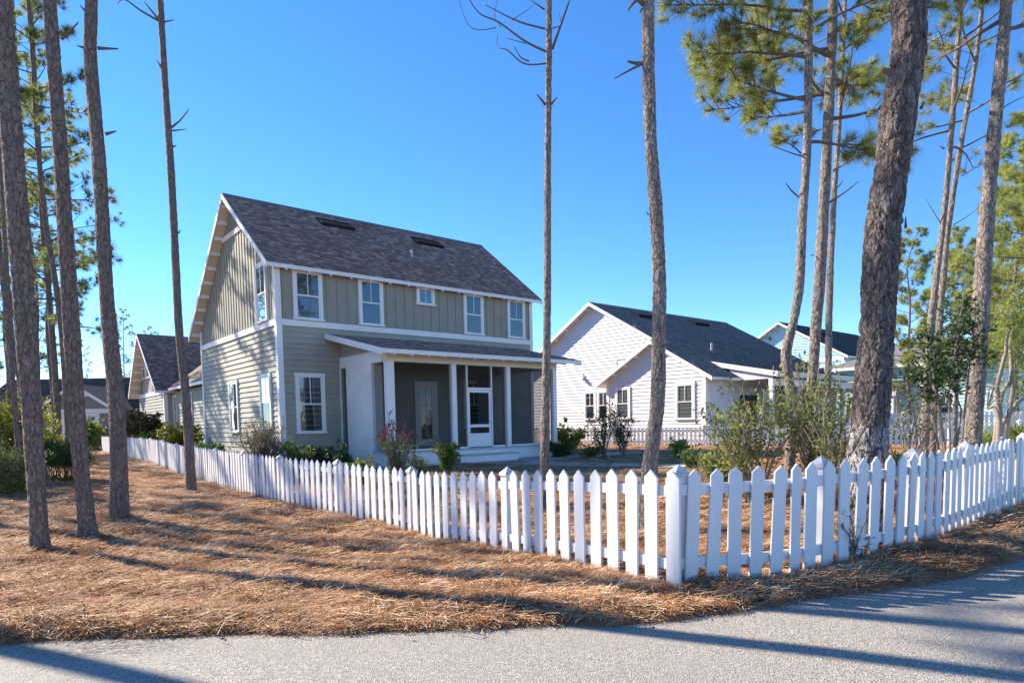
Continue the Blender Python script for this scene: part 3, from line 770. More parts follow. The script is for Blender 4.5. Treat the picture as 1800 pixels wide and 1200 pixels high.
for z0, z1 in ((FZ + .5, 1.22), (1.32, DZ - .1)):
    mb = MB(); mb.add([pf(DU0 + .09, -.115, z0), pf(DU1 - .09, -.115, z0), pf(DU1 - .09, -.115, z1), pf(DU0 + .09, -.115, z1)], [(0, 1, 2, 3)]); mb.build('door_screen', M['screen'], sd_o, fix=False)
mb = MB(); mb.tube([pf(DU1 - .05, -.09, 1.36), pf(DU1 - .05, -.05, 1.36), pf(DU1 - .05, -.05, 1.48), pf(DU1 - .05, -.09, 1.48)], .012, 6); mb.build('handle', M['steel'], sd_o)
# left side of the porch: screen slots and white brick fireplace back
trimbox('brick_backing', gh, pg, -2.28, -.52, -.40, .018, .2, 3.36, M['brick'])
bk = MB(); row = 0; z = .36
while z < 3.33:
    a = -2.28 - (.11 if row % 2 else 0)
    while a < -.52:
        b0, b1 = max(-2.28, a + .004), min(-.52, a + .206); a += .21
        if b1 - b0 > .03: wbox(bk, pg, b0, b1, .016, .026 + random.uniform(-.004, .004), z + .004, z + .066)
    z += .072; row += 1
bo = bk.build('brickwork', M['brick'], gh); bo['kind'] = 'stuff'
mb = MB(); mb.add([pg(-.52, -.12, FZ), pg(-.06, -.12, FZ), pg(-.06, -.12, 3.36), pg(-.52, -.12, 3.36)], [(0, 1, 2, 3)]); mb.build('screen_panel', M['screen'], gh, fix=False)
mb = MB(); mb.add([pg(-3.02, -.12, FZ), pg(-2.28, -.12, FZ), pg(-2.28, -.12, 3.36), pg(-3.02, -.12, 3.36)], [(0, 1, 2, 3)]); mb.build('screen_panel', M['screen'], gh, fix=False)
for a0, a1 in ((-.10, -.03), (-2.34, -2.285)): trimbox('screen_frame', gh, pg, a0, a1, -.01, .03, FZ, 3.36, M['white'])
mb = MB(); mb.add([pr(-3.02, -.12, FZ), pr(-.05, -.12, FZ), pr(-.05, -.12, 3.36), pr(-3.02, -.12, 3.36)], [(0, 1, 2, 3)]); mb.build('screen_panel', M['screen'], gh, fix=False)
# doors and window on the wall behind the screens
def glazed_door(a0, a1, z0, z1):
    f = MB()
    for q in ((a0, a0 + .12, z0, z1 - .13), (a1 - .12, a1, z0, z1 - .13), (a0 - .01, a1 + .01, z1 - .13, z1)): wbox(f, fm, q[0], q[1], 0, .08, q[2], q[3])
    fo = f.build('door', M['white'], gh)
    i0, i1 = a0 + .12, a1 - .12
    lf = MB(); wbox(lf, fm, i0, i0 + .13, .028, .06, z0, z1 - .13); wbox(lf, fm, i1 - .13, i1, .028, .06, z0, z1 - .13)
    wbox(lf, fm, i0 + .13, i1 - .13, .028, .06, z0, z0 + .28); wbox(lf, fm, i0 + .13, i1 - .13, .028, .06, z1 - .28, z1 - .13); lf.build('door_leaf', M['white'], fo)
    for k in range(1, 3): mb = MB(); z_ = z0 + .28 + (z1 - z0 - .56) * k / 3; wbox(mb, fm, i0 + .13, i1 - .13, .04, .056, z_ - .012, z_ + .012); mb.build('muntin', M['white'], fo)
    mb = MB(); am = (i0 + i1) / 2; wbox(mb, fm, am - .012, am + .012, .039, .055, z0 + .28, z1 - .28); mb.build('muntin', M['white'], fo)
    mb = MB(); mb.add([fm(i0 + .1, .045, z0 + .2), fm(i1 - .1, .045, z0 + .2), fm(i1 - .1, .045, z1 - .2), fm(i0 + .1, .045, z1 - .2)], [(0, 1, 2, 3)]); mb.build('pane', M['glass'], fo)
    mb = MB(); wbox(mb, fm, i0 + .1, i1 - .1, .0275, .0285, z0 + .2, z1 - .2); mb.build('unlit_room_panel', M['unlit_room'], fo)  # dark panel behind the door glass, room shade put into its colour
    mb = MB(); mb.tube([fm(i1 - .06, .06, z0 + .95), fm(i1 - .06, .12, z0 + .95), fm(i1 - .16, .12, z0 + .95)], .014, 6); mb.build('handle', M['steel'], fo)
glazed_door(5.13, 6.14, FZ, 3.0)
window(gh, fm, 7.43, 8.44, 1.15, 3.1, blinds=.4)
# drawn curtain inside the right bay
cu = MB(); pts = []
for i in range(41):
    t = i / 40; pts.append((7.75 + t * .75, -.55 + .035 * math.sin(t * 40), 0))
for (x0, y0, _), (x1, y1, _) in zip(pts, pts[1:]): cu.add([(x0, y0, FZ + .05), (x1, y1, FZ + .05), (x1, y1, 3.3), (x0, y0, 3.3)], [(0, 1, 2, 3)])
cu.build('curtain', M['curtain'], gh, fix=False)

# --- rear wing: connector and garage of the same house
mb = MB(); mb.prism([(1.5, 8.95, -.35), (6, 8.95, -.35), (6, 8.95, 6.8), (1.5, 8.95, 3.55)], [(1.5, 22, -.35), (6, 22, -.35), (6, 22, 6.8), (1.5, 22, 3.55)])
cw = mb.build('wing_wall', M['sage'], gh); cm = wall_map('g', 1.5)
lap_boards(cw, cm, lambda z: (8.95, 21.0), -.1, 3.55, EXPO, M['sagelap'])
cs = Vector((4.9, 0, 3.4)).normalized()
mb = MB(); slab(mb, (1.08, 8.95, 3.72), (0, 1, 0), cs, 12.6, 6.0, .12); cr_ = mb.build('wing_roof', M['soffit'], gh)
shingles(cr_, Vector((1.06, 8.95, 3.72)), (0, 1, 0), cs, 12.6, 6.0, M['shingle_brown'], .15)
mb = MB(); mb.box(1.02, 1.078, 8.97, 21.5, 3.57, 3.72); mb.build('gutter', M['white'], cr_)
window(gh, cm, 16.75, 17.5, 1.42, 3.36, cols=1, blinds=.5); window(gh, cm, 20.15, 20.95, 1.42, 3.36, cols=1, blinds=.5)
GG = Gable(1.0, 10, 20.95, 28.0, 24.6, 7.28, 3.60, 3.58, o=.6, ef=.75, eb=.3)
gw = GG.wall(gh, M['sage'], 'garage_wall'); ggm = wall_map('g', 1.0); gfm = wall_map('f', 20.95)
lap_boards(gw, ggm, lambda z: (20.95, 28.0), -.1, 3.42, EXPO, M['sagelap'])
lap_boards(gw, gfm, lambda z: (1.0, 1.5), -.1, 3.5, EXPO, M['sagelap'])
for i in range(22):
    v = 21.2 + i * .31
    z1 = GG.under(v)
    if z1 > 3.75 and not (24.2 < v < 26.6): mb = MB(); wbox(mb, ggm, v - .02, v + .02, 0, .022, 3.66, z1); mb.build('batten', M['sage'], gw)
trimbox('belt_trim', gh, ggm, 20.95, 28, 0, .06, 3.42, 3.66, M['white'])
corner_board(gh, 1.0, 20.95, -.1, 3.42, M['white'], .14)
for a in (24.3, 25.5): window(gh, ggm, a, a + 1.05, 4.6, 5.95, blinds=False)
gro = GG.roof(gh, M['shingle_brown'], M['white'], name='garage_roof', tails=0, lookouts=8)
mb = MB(); wbox(mb, ggm, 22.3, 22.75, .0, .14, .9, 1.7); mb.build('meter_box', M['greybox'], gh)

# ------------------------------------------------------------------ white house
wh = empty('house', (9.89, 33, 0), YAW)
tag(wh, 'one storey white lap sided house with charcoal roof behind the lawn', 'house')
S33 = 33 / 31
A = Gable(0, 1.2, 0, 6.56, 3.15, 5.63, 3.44, 3.44, o=.42, ef=.66, eb=.62, o2=0)
Bm = Gable(.78, 15.0, 0, 15.9, 8.3, 8.50, 3.44, 3.90, o=.42, ef=.66, eb=.6)
bw = Bm.wall(wh, M['whitesiding']); bgm, bfm = wall_map('g', .78), wall_map('f', 0)
lap_boards(bw, bgm, lambda z: (lambda s: (max(s[0], 6.5), s[1]) if s and s[1] > 6.6 else None)(Bm.span(z)) if z < 5.0 else Bm.span(z), -.1, 8.25, .20, M['whitesiding'], .038)
lap_boards(bw, bfm, lambda z: (.0, 15.0), -.1, 3.5, .20, M['whitesiding'], .038)
aw = A.wall(wh, M['whitesiding'], 'gable_bay_wall'); agm = wall_map('g', 0)
lap_boards(aw, agm, lambda z: A.span(z), -.1, 5.45, .20, M['whitesiding'], .038)
corner_board(wh, 0, 0, -.1, 3.4, M['white'], .15)
mb = MB(); mb.box(-.056, -.001, 6.42, 6.6, -.1, 3.3); mb.build('corner_board', M['white'], wh)
Bm.roof(wh, M['shingle_grey'], M['white'], lookouts=9, exp=.15)
# bay roof, left slope only: the right slope is the main slope carried forward
a_ro = A.roof(wh, M['shingle_grey'], M['white'], name='gable_bay_roof', lookouts=5, exp=.15)
window(wh, agm, .59, 1.79, 1.32, 3.26, trim=.14, head=.02); window(wh, agm, 4.83, 5.92, 1.42, 3.24, trim=.13)
for a in (7.05, 8.15): window(wh, bgm, a, a + 1.0, 1.42, 3.20, trim=.13)
sl = MB(); sl.prism([bgm(9.05, .0, 4.0), bgm(9.35, .0, 4.0), bgm(9.2, .0, 4.3)], [bgm(9.05, .3, 3.95), bgm(9.35, .3, 3.95), bgm(9.2, .06, 4.25)]); sl.build('wall_lamp', M['white'], wh)
for u0, u1, vv in ((3.2, 5.1, 7.1), (9.2, 10.8, 7.1)):
    zc = Bm.zr - (Bm.vr - vv) * Bm.kf; k = Bm.kf
    mb = MB(); mb.hexa([(u0, vv - .35, zc - .35 * k + .01), (u1, vv - .35, zc - .35 * k + .01), (u1, vv + .35, zc + .35 * k), (u0, vv + .35, zc + .35 * k), (u0, vv - .35, zc - .35 * k + .22), (u1, vv - .35, zc - .35 * k + .22), (u1, vv + .35, zc + .35 * k + .05), (u0, vv + .35, zc + .35 * k + .05)])
    mb.build('roof_vent', M['metal'], wh)
mb = MB(); zc = Bm.zr - (Bm.vr - 2.6) * Bm.kf; mb.tube([(4.6, 2.6, zc - .1), (4.6, 2.6, zc + .45)], .06, 8); mb.build('vent_pipe', M['pipe'], wh)
# rear porch under a lower shed roof
ps = Vector((0, 4.6, .95)).normalized()
mb = MB(); slab(mb, (2.1, -2.7, 3.62), (1, 0, 0), ps, 11.0, 5.6, .13); wro = mb.build('porch_roof', M['white'], wh)
shingles(wro, (2.1, -2.73, 3.62), (1, 0, 0), ps, 11.0, 5.6, M['shingle_grey'], .15)
mb = MB(); mb.box(2.05, 13.15, -2.75, -2.702, 3.36, 3.64); mb.build('fascia', M['white'], wro)
mb = MB(); mb.prism([(2.07, -2.7, 3.64), (2.07, 1.9, 4.60), (2.07, 1.9, 4.36), (2.07, -2.7, 3.38)], [(2.098, -2.7, 3.64), (2.098, 1.9, 4.60), (2.098, 1.9, 4.36), (2.098, -2.7, 3.38)]); mb.build('rake_board', M['white'], wro)
mb = MB(); mb.prism([(2.2, -.02, 3.3), (2.2, -2.4, 3.3), (2.2, -2.4, 3.5), (2.2, -.02, 4.0)], [(2.3, -.02, 3.3), (2.3, -2.4, 3.3), (2.3, -2.4, 3.5), (2.3, -.02, 4.0)]); mb.build('porch_gable_wall', M['whitesiding'], wh)
mb = MB(); mb.box(2.2, 13.0, -2.42, -2.2, 2.95, 3.3); mb.build('porch_beam', M['white'], wh)
for u in (2.2, 5.0, 7.8, 10.4, 12.8): mb = MB(); mb.box(u, u + .2, -2.42, -2.22, -.2, 2.95); mb.build('porch_post', M['white'], wh)
for a, b in ((2.4, 5.0), (5.2, 7.8), (8.0, 10.4), (10.6, 12.8)): mb = MB(); mb.add([(a, -2.3, .4), (b, -2.3, .4), (b, -2.3, 2.95), (a, -2.3, 2.95)], [(0, 1, 2, 3)]); mb.build('screen_panel', M['screen'], wh, fix=False)
mb = MB(); mb.box(2.2, 13, -2.4, -.05, -.2, .4); mb.build('porch_floor', M['deck'], wh)
trimbox('door', wh, bfm, 3.2, 5.0, .03, .06, .4, 2.6, M['unlit_room'])
window(wh, bfm, 6.0, 7.2, 1.2, 3.0)

# ------------------------------------------------------------------ blue house, pale house, grey garage house
bh = empty('house', (28.2, 55, 0), YAW)
tag(bh, 'sky blue two storey gabled house far behind the white house', 'house')
Bg = Gable(0, 16, 0, 11.0, 5.6, 9.9, 6.35, 6.35, o=.5, ef=.5, eb=.5)
bbw = Bg.wall(bh, M['bluesiding']); b3 = wall_map('g', 0); b3f = wall_map('f', 0)
lap_boards(bbw, b3, lambda z: Bg.span(z), 6.3, 9.6, .24, M['bluesiding'])
for i in range(18): mb = MB(); wbox(mb, b3, .3 + i * .6, .36 + i * .6, 0, .03, 0, 6.0); mb.build('batten', M['bluesiding'], bbw)
trimbox('belt_trim', bh, b3, 0, 11, 0, .06, 6.0, 6.3, M['white']); corner_board(bh, 0, 0, 0, 6.0, M['white'], .2)
Bg.roof(bh, M['shingle_navy'], M['white'], lookouts=6, exp=.2, tab=.5)
for a in (1.0, 3.5, 7.0): window(bh, b3, a, a + 1.2, 3.9, 5.7, trim=.14)
window(bh, b3f, .8, 2.0, 3.9, 5.7, trim=.14)
mb = MB(); zc = Bg.zr - (Bg.vr - 4) * Bg.kf; mb.hexa([(3, 3.5, zc - .3), (5, 3.5, zc - .3), (5, 4.3, zc + .2), (3, 4.3, zc + .2), (3, 3.5, zc - .02), (5, 3.5, zc - .02), (5, 4.3, zc + .25), (3, 4.3, zc + .25)]); mb.build('roof_vent', M['metal'], bh)

pc = at(1760, 760, 42)
ph = empty('house', (pc.x, pc.y, 0), YAW)
tag(ph, 'pale green house with white porch columns behind the right hand pines', 'house')
Pw = MB(); Pw.box(0, 10, 0, 10.5, -.2, 5.0); pw = Pw.build('wall', M['paleblue'], ph); p4 = wall_map('g', 0); p4f = wall_map('f', 0)
lap_boards(pw, p4, lambda z: (0, 10.5), 0, 5.0, .24, M['paleblue']); lap_boards(pw, p4f, lambda z: (0, 10), 0, 5.0, .24, M['paleblue'])
mb = MB(); mb.prism([(-.5, -.5, 4.95), (10.5, -.5, 4.95), (10.5, 11, 4.95), (-.5, 11, 4.95)], [(4.2, 4.2, 7.0), (5.8, 4.2, 7.0), (5.8, 6.6, 7.0), (4.2, 6.6, 7.0)]); pro_ = mb.build('roof', M['shingle_grey'], ph)
mb = MB(); mb.box(-.53, -.502, -.53, 11.03, 4.72, 4.94); mb.build('fascia', M['white'], pro_)
for a in (2.6, 3.75): window(ph, p4, a, a + 1.05, 1.0, 2.75, trim=.13)
for a in (2.6, 3.75): window(ph, p4, a, a + 1.05, 3.3, 4.6, trim=.13)
mb = MB(); slab(mb, (-3.0, 5.2, 3.0), (0, 1, 0), Vector((3, 0, .8)).normalized(), 5.6, 3.1, .14); po_ = mb.build('porch_roof', M['shingle_navy'], ph)
mb = MB(); mb.box(-3.03, -3.0, 5.18, 10.82, 2.65, 2.99); mb.build('fascia', M['white'], po_)
for v in (5.4, 8.0, 10.4): mb = MB(); mb.box(-2.9, -2.66, v, v + .24, -.2, 2.7); mb.build('porch_column', M['white'], ph)
mb = MB(); mb.box(-2.95, -.05, 5.2, 10.7, -.2, .35); mb.build('porch_floor', M['deck'], ph)
trimbox('door', ph, p4, 6.6, 7.7, .03, .06, .35, 2.5, M['unlit_room']); window(ph, p4, 8.4, 9.8, 1.0, 2.6, trim=.13)
trimbox('corner_board', ph, p4, 0, .16, 0, .035, 0, 4.7, M['white'])

fh = empty('house', (-35.0, 50, 0), 0)
tag(fh, 'dark roofed grey house with white garage door beyond the fence end', 'house')
mb = MB(); mb.box(-6, 12, 0, 8, -.2, 3.0); mb.build('wall', M['greysiding'], fh)
Fr = MB(); slab(Fr, (-6.4, -.5, 2.95), (1, 0, 0), Vector((0, 4.5, 2.75)).normalized(), 18.8, 5.27, .14); fr = Fr.build('roof', M['white'], fh)
shingles(fr, (-6.4, -.53, 2.95), (1, 0, 0), Vector((0, 4.5, 2.75)).normalized(), 18.8, 5.27, M['shingle_navy'], .18, .5)
mb = MB(); slab(mb, (-6.4, 8.5, 2.95), (1, 0, 0), Vector((0, -4.5, 2.75)).normalized(), 18.8, 5.27, .14); mb.build('rear_roof', M['shingle_navy'], fh)
mb = MB(); mb.box(-6.4, 12.4, -.56, -.53, 2.78, 2.95); mb.build('fascia', M['white'], fr)
gx0, gx1, gxm = .6, 6.0, 3.4
mb = MB(); mb.prism([(gx0, -2.5, -.2), (gx1, -2.5, -.2), (gx1, -2.5, 2.95), (gxm, -2.5, 4.55), (gx0, -2.5, 2.95)], [(gx0, 2, -.2), (gx1, 2, -.2), (gx1, 2, 2.95), (gxm, 2, 4.55), (gx0, 2, 2.95)]); mb.build('garage_wall', M['greysiding'], fh)
for xe, sg in ((gx0 - .45, 1), (gx1 + .45, -1)):
    d = Vector((gxm - xe, 0, 4.75 - 2.82)); mb = MB(); slab(mb, (xe, -2.95, 2.82), (0, 1, 0), d.normalized(), 5.5, d.length, .14); go = mb.build('garage_roof', M['shingle_navy'], fh)
    rb = MB(); p0, p1 = Vector((xe, 0, 2.83)), Vector((gxm, 0, 4.77)); dn = Vector((0, 0, -.24)); rb.prism([(p.x, -2.98, p.z) for p in (p0, p1, p1 + dn, p0 + dn)], [(p.x, -2.952, p.z) for p in (p0, p1, p1 + dn, p0 + dn)]); rb.build('rake_board', M['white'], go)
mb = MB(); mb.prism([(gxm - 1.3, -2.54, 3.85), (gxm + 1.3, -2.54, 3.85), (gxm, -2.54, 4.6)], [(gxm - 1.3, -2.5, 3.85), (gxm + 1.3, -2.5, 3.85), (gxm, -2.5, 4.6)]); mb.build('gable_panel', M['white'], fh)
mb = MB(); mb.box(gx0, gx1, -2.56, -2.502, 2.62, 2.95); mb.build('belt_trim', M['white'], fh)
mb = MB(); mb.box(1.2, 1.35, -2.55, -2.502, -.2, 2.6); mb.box(4.75, 4.9, -2.55, -2.502, -.2, 2.6); mb.box(1.35, 4.75, -2.55, -2.502, 2.4, 2.6); gd = mb.build('garage_door', M['white'], fh)
for k in range(4): mb = MB(); mb.box(1.36, 4.74, -2.53, -2.502, .05 + k * .585, .05 + k * .585 + .57); mb.build('door_panel', M['white'], gd)
mb = MB(); mb.prism([(.95, -2.8, 2.5), (1.1, -2.8, 2.5), (1.1, -2.8, 2.75), (.95, -2.8, 2.75)], [(.95, -2.56, 2.5), (1.1, -2.56, 2.5), (1.1, -2.56, 2.75), (.95, -2.56, 2.75)]); mb.build('wall_lamp', M['metal'], fh)

# parked car by that garage
ct = at(168, 768, 44)
car = empty('car', (ct.x, ct.y, .0), 0)
tag(car, 'dark blue car parked in front of the far white garage door', 'car')
prof = [(-.85, .28), (-.88, .75), (-.82, .95), (-.66, 1.0), (-.56, 1.35), (-.48, 1.45)]
full = [(x, z) for x, z in prof] + [(-x, z) for x, z in prof[::-1]]
mb = MB(); rings = []
for y, sc, zt in ((0, .94, .92), (.12, 1, 1), (1.2, 1.02, 1.03), (2.6, 1.0, 1.0)): rings.append([(x * sc, y, .28 + (z - .28) * zt) for x, z in full])
hood = [[(x, y, min(z, .28 + .68 * k)) for x, z in full] for y, k in ((3.2, 1.0), (4.2, .92), (4.45, .75))]
rings += hood; nn = len(full)
vs_ = [p for r_ in rings for p in r_]; fs_ = [(i * nn + k, i * nn + (k + 1) % nn, (i + 1) * nn + (k + 1) % nn, (i + 1) * nn + k) for i in range(len(rings) - 1) for k in range(nn)] + [tuple(range(nn)), tuple(range((len(rings) - 1) * nn, len(rings) * nn))[::-1]]
mb.add(vs_, fs_); mb.build('body', M['car'], car)
mb = MB(); mb.prism([(-.56, -.012, 1.0), (.56, -.012, 1.0), (.45, .0, 1.33), (-.45, .0, 1.33)], [(-.56, .03, 1.0), (.56, .03, 1.0), (.45, .05, 1.33), (-.45, .05, 1.33)]); mb.build('rear_window', M['glass'], car)
for sx in (-1, 1):
    mb = MB(); mb.box(min(sx * .56, sx * .78), max(sx * .56, sx * .78), -.02, .03, .72, .88); mb.build('tail_light', M['lamp'], car)
    for y in (.8, 3.5): mb = MB(); mb.tube([(sx * .66, y, .32), (sx * .90, y, .32)], .32, 16); mb.build('wheel', M['tyre'], car)

# ------------------------------------------------------------------ picket fences
def path_pts(poly, step, start=0.0):
    out = []; acc = 0; nxt = start
    for (x0, y0), (x1, y1) in zip(poly, poly[1:]):
        L = math.hypot(x1 - x0, y1 - y0)
        while nxt <= acc + L:
            t = (nxt - acc) / L; out.append((x0 + (x1 - x0) * t, y0 + (y1 - y0) * t, math.atan2(y1 - y0, x1 - x0), nxt)); nxt += step(nxt) if callable(step) else step
        acc += L
    return out
def picket_mesh(w, h, t=.022):
    mb = MB(); ring = [(-w / 2, 0), (w / 2, 0), (w / 2, h - w * .46), (0, h), (-w / 2, h - w * .46)]
    mb.prism([(x, -t / 2, z) for x, z in ring], [(x, t / 2, z) for x, z in ring])
    me = mb.mesh('picket', M['fence'])
    bm = bmesh.new(); bm.from_mesh(me); bmesh.ops.bevel(bm, geom=list(bm.edges), offset=.003, segments=1, affect='EDGES'); bm.to_mesh(me); bm.free()
    return me
def post_mesh(w, h):
    mb = MB(); mb.box(-w / 2, w / 2, -w / 2, w / 2, 0, h)
    return mb.mesh('post', M['fence'])
def cap_mesh(w):
    mb = MB(); a = w / 2 + .014
    mb.box(-a, a, -a, a, 0, .03)
    mb.add([(-a, -a, .031), (a, -a, .031), (a, a, .031), (-a, a, .031), (0, 0, .105)], [(0, 1, 4), (1, 2, 4), (2, 3, 4), (3, 0, 4), (0, 3, 2, 1)])
    return mb.mesh('post_cap', M['fence'])
pf_root = empty('picket_fence', (1.33, 5.33, 0))
tag(pf_root, 'white picket fence with pointed tops turning the corner by the road', 'fence')
RT = Vector(pf_root.location)
PM, PMR, PMW = picket_mesh(.150, 1.0), picket_mesh(.118, 1.0), picket_mesh(.148, 1.0)
POST, CAP = post_mesh(.118, .935), cap_mesh(.118)
def put(me, name, x, y, z, a, parent, extra=0, tilt=0):
    o = link(name, me, parent); o.location = Vector((x, y, z)) - Vector(parent.location); o.rotation_euler = (random.gauss(0, .008), tilt + random.gauss(0, .008), a + extra); return o
def rail(root, p, q, zo, hgt, dep, side):
    (x0, y0), (x1, y1) = p, q; d = Vector((x1 - x0, y1 - y0, 0)).normalized(); nrm = Vector((-d.y, d.x, 0)) * side
    z0, z1 = terrain(x0, y0) + zo, terrain(x1, y1) + zo; mb = MB(); o0, o1 = nrm * .0125, nrm * (.0125 + dep)
    rt = Vector(root.location)
    P0, P1 = Vector((x0, y0, z0)) - rt, Vector((x1, y1, z1)) - rt; up = Vector((0, 0, hgt))
    mb.hexa([P0 + o0, P1 + o0, P1 + o1, P0 + o1, P0 + o0 + up, P1 + o0 + up, P1 + o1 + up, P0 + o1 + up]); return mb.build('rail', M['fence'], root)
def along(poly, s): return path_pts(poly, 1e9, s)[0]
tot_l = sum(math.hypot(b[0] - a[0], b[1] - a[1]) for a, b in zip(FENCE_L, FENCE_L[1:]))
tot_r = sum(math.hypot(b[0] - a[0], b[1] - a[1]) for a, b in zip(FENCE_R, FENCE_R[1:]))
SPL = .245
for i, (x, y, a, s) in enumerate(path_pts(FENCE_L, SPL, .0)):
    zg = terrain(x, y)
    if i and i % 11 == 0:
        n_ = Vector((-math.sin(a), math.cos(a), 0))
        po = put(POST, 'post', x - n_.x * .05, y - n_.y * .05, zg, a, pf_root); c = link('post_cap', CAP, po, (0, 0, .935))
    else: put(PM, 'picket', x, y, zg + random.uniform(-.006, .006), a, pf_root, tilt=0)
    if i == 0: po = put(POST, 'post', 1.42, 5.475, zg, .25, pf_root); link('post_cap', CAP, po, (0, 0, .935))
spr = lambda s: .195 if s < 1.2 else .245
for i, (x, y, a, s) in enumerate(path_pts(FENCE_R, spr, .10)):
    put(PMR if s < 1.2 else PMW, 'picket', x, y, terrain(x, y) + random.uniform(-.006, .006), a, pf_root, tilt=.034)
for s in (1.62, 3.35, 5.2, 7.1, 9.0):
    if s < tot_r:
        x, y, a, _ = along(FENCE_R, s); po = put(POST, 'post', x - math.sin(a) * .12, y + math.cos(a) * .12, terrain(x, y), a, pf_root); link('post_cap', CAP, po, (0, 0, .935))
def rails_for(root, poly, tot, side, bay, zlist, hgt=.09, dep=.038):
    s = 0
    while s < tot - .05:
        e = min(s + bay, tot)
        p, q = along(poly, s + .0001), along(poly, min(e, tot - .0001))
        for zo in zlist: rail(root, p[:2], q[:2], zo, hgt, dep, side)
        s = e
rails_for(pf_root, FENCE_L, tot_l, -1, SPL * 2.75, (.16, .78))
rails_for(pf_root, FENCE_R, tot_r, 1, .30, (.16, .78))

def far_fence(label, poly, h, sp, w, zoff, post_every, group):
    r_ = empty('picket_fence', (poly[0][0], poly[0][1], zoff)); tag(r_, label, 'fence', group); rt = Vector(r_.location)
    me = picket_mesh(w, h); base = np.array([v.co for v in me.vertices]); polys = [tuple(p.vertices) for p in me.polygons]
    mb = MB(); pts = path_pts(poly, sp, .1)
    for i, (x, y, a, s) in enumerate(pts):
        c_, s_ = math.cos(a), math.sin(a); z = terrain(x, y) + zoff + random.uniform(-.01, .01)
        mb.add([(x - rt.x + b[0] * c_ - b[1] * s_, y - rt.y + b[0] * s_ + b[1] * c_, z - rt.z + b[2]) for b in base], polys)
        if i % post_every == 0:
            po = link('post', post_mesh(.14, h + .02), r_); po.location = Vector((x - math.sin(a) * .11, y + math.cos(a) * .11, z)) - rt; po.rotation_euler.z = a
            link('post_cap', cap_mesh(.14), po, (0, 0, h + .02))
    o = mb.build('pickets', M['fence'], r_, fix=False); o['kind'] = 'stuff'
    for (x0, y0), (x1, y1) in zip(poly, poly[1:]):
        for zo in (.16 * h, .76 * h): rail(r_, (x0, y0), (x1, y1), zo + zoff, .09, .04, 1)
far_fence('white picket fence running in front of the white house', [(1.2, 35.6), (2.4, 34.5), (5.7, 32.2), (8.0, 30.8), (10.3, 29.3), (14.2, 26.8), (17.5, 26.1), (20.0, 25.4), (24, 24.5)], .85, .20, .12, .12, 12, 'white picket fences')
far_fence('far white picket fence before the pale green house porch', [(15.0, 34.5), (18.5, 33.2), (22.0, 32.0), (25.5, 31.0)], 1.0, .21, .13, .40, 12, 'white picket fences')

# ------------------------------------------------------------------ pines
def tuft_proto(n, L, wd, seed, spread=(15, 85)):
    r = np.random.default_rng(seed); V = np.zeros((n, 3, 3))
    ang = np.radians(r.uniform(*spread, n)); az = r.uniform(0, 2 * np.pi, n); ln = L * r.uniform(.7, 1.1, n); b = r.uniform(-.45, .1, n) * L
    d = np.stack([np.sin(ang) * np.cos(az), np.sin(ang) * np.sin(az), np.cos(ang)], 1)
    base = np.stack([np.zeros(n), np.zeros(n), b], 1)
    side = np.cross(d, r.normal(0, 1, (n, 3))); side /= np.linalg.norm(side, axis=1, keepdims=True)
    V[:, 0] = base + side * wd; V[:, 1] = base - side * wd
    V[:, 2] = base + d * ln[:, None]; V[:, 2, 2] -= .12 * ln * np.sin(ang)
    return V.reshape(-1, 3)
def frames(D):
    D = D / np.linalg.norm(D, axis=1, keepdims=True); a = np.where(np.abs(D[:, 2:3]) < .9, np.array([[0, 0, 1.0]]), np.array([[1.0, 0, 0]]))
    X = np.cross(a, D); X /= np.linalg.norm(X, axis=1, keepdims=True); Y = np.cross(D, X)
    return np.stack([X, Y, D], 2)
def tufts_mesh(pos, dirs, scl, protos):
    Fm = frames(np.array(dirs)); pos = np.array(pos); scl = np.array(scl); out = []
    idx = rng.integers(0, len(protos), len(pos))
    for k, p in enumerate(protos):
        m = idx == k
        if m.any(): out.append((np.einsum('nij,vj->nvi', Fm[m], p) * scl[m][:, None, None] + pos[m][:, None]).reshape(-1, 3))
    return np.concatenate(out)
TUFT_NEAR = [tuft_proto(105, .23, .0033, 100 + i) for i in range(5)]
TUFT_MID = [tuft_proto(36, .27, .008, 200 + i) for i in range(5)]
TUFT_FAR = [tuft_proto(44, .33, .0095, 300 + i) for i in range(5)]
def trunk_fn(pts):
    P = [Vector(p[:3]) for p in pts]
    zs = [p.z for p in P]
    def f(z):
        if z <= zs[0]: return P[0].copy()
        for i in range(len(P) - 1):
            if z <= zs[i + 1]:
                t = (z - zs[i]) / (zs[i + 1] - zs[i]); m0 = (P[min(i + 1, len(P) - 1)] - P[max(i - 1, 0)]) ; m1 = (P[min(i + 2, len(P) - 1)] - P[i])
                d = P[i + 1] - P[i]; s0 = d.z / max(m0.z, 1e-6); s1 = d.z / max(m1.z, 1e-6)
                h00, h10, h01, h11 = 2 * t**3 - 3 * t**2 + 1, t**3 - 2 * t**2 + t, -2 * t**3 + 3 * t**2, t**3 - t**2
                q = P[i] * h00 + m0 * s0 * h10 + P[i + 1] * h01 + m1 * s1 * h11; q.z = z; return q
        return P[-1] + (P[-1] - P[-2]) * ((z - zs[-1]) / (zs[-1] - zs[-2]))
    return f
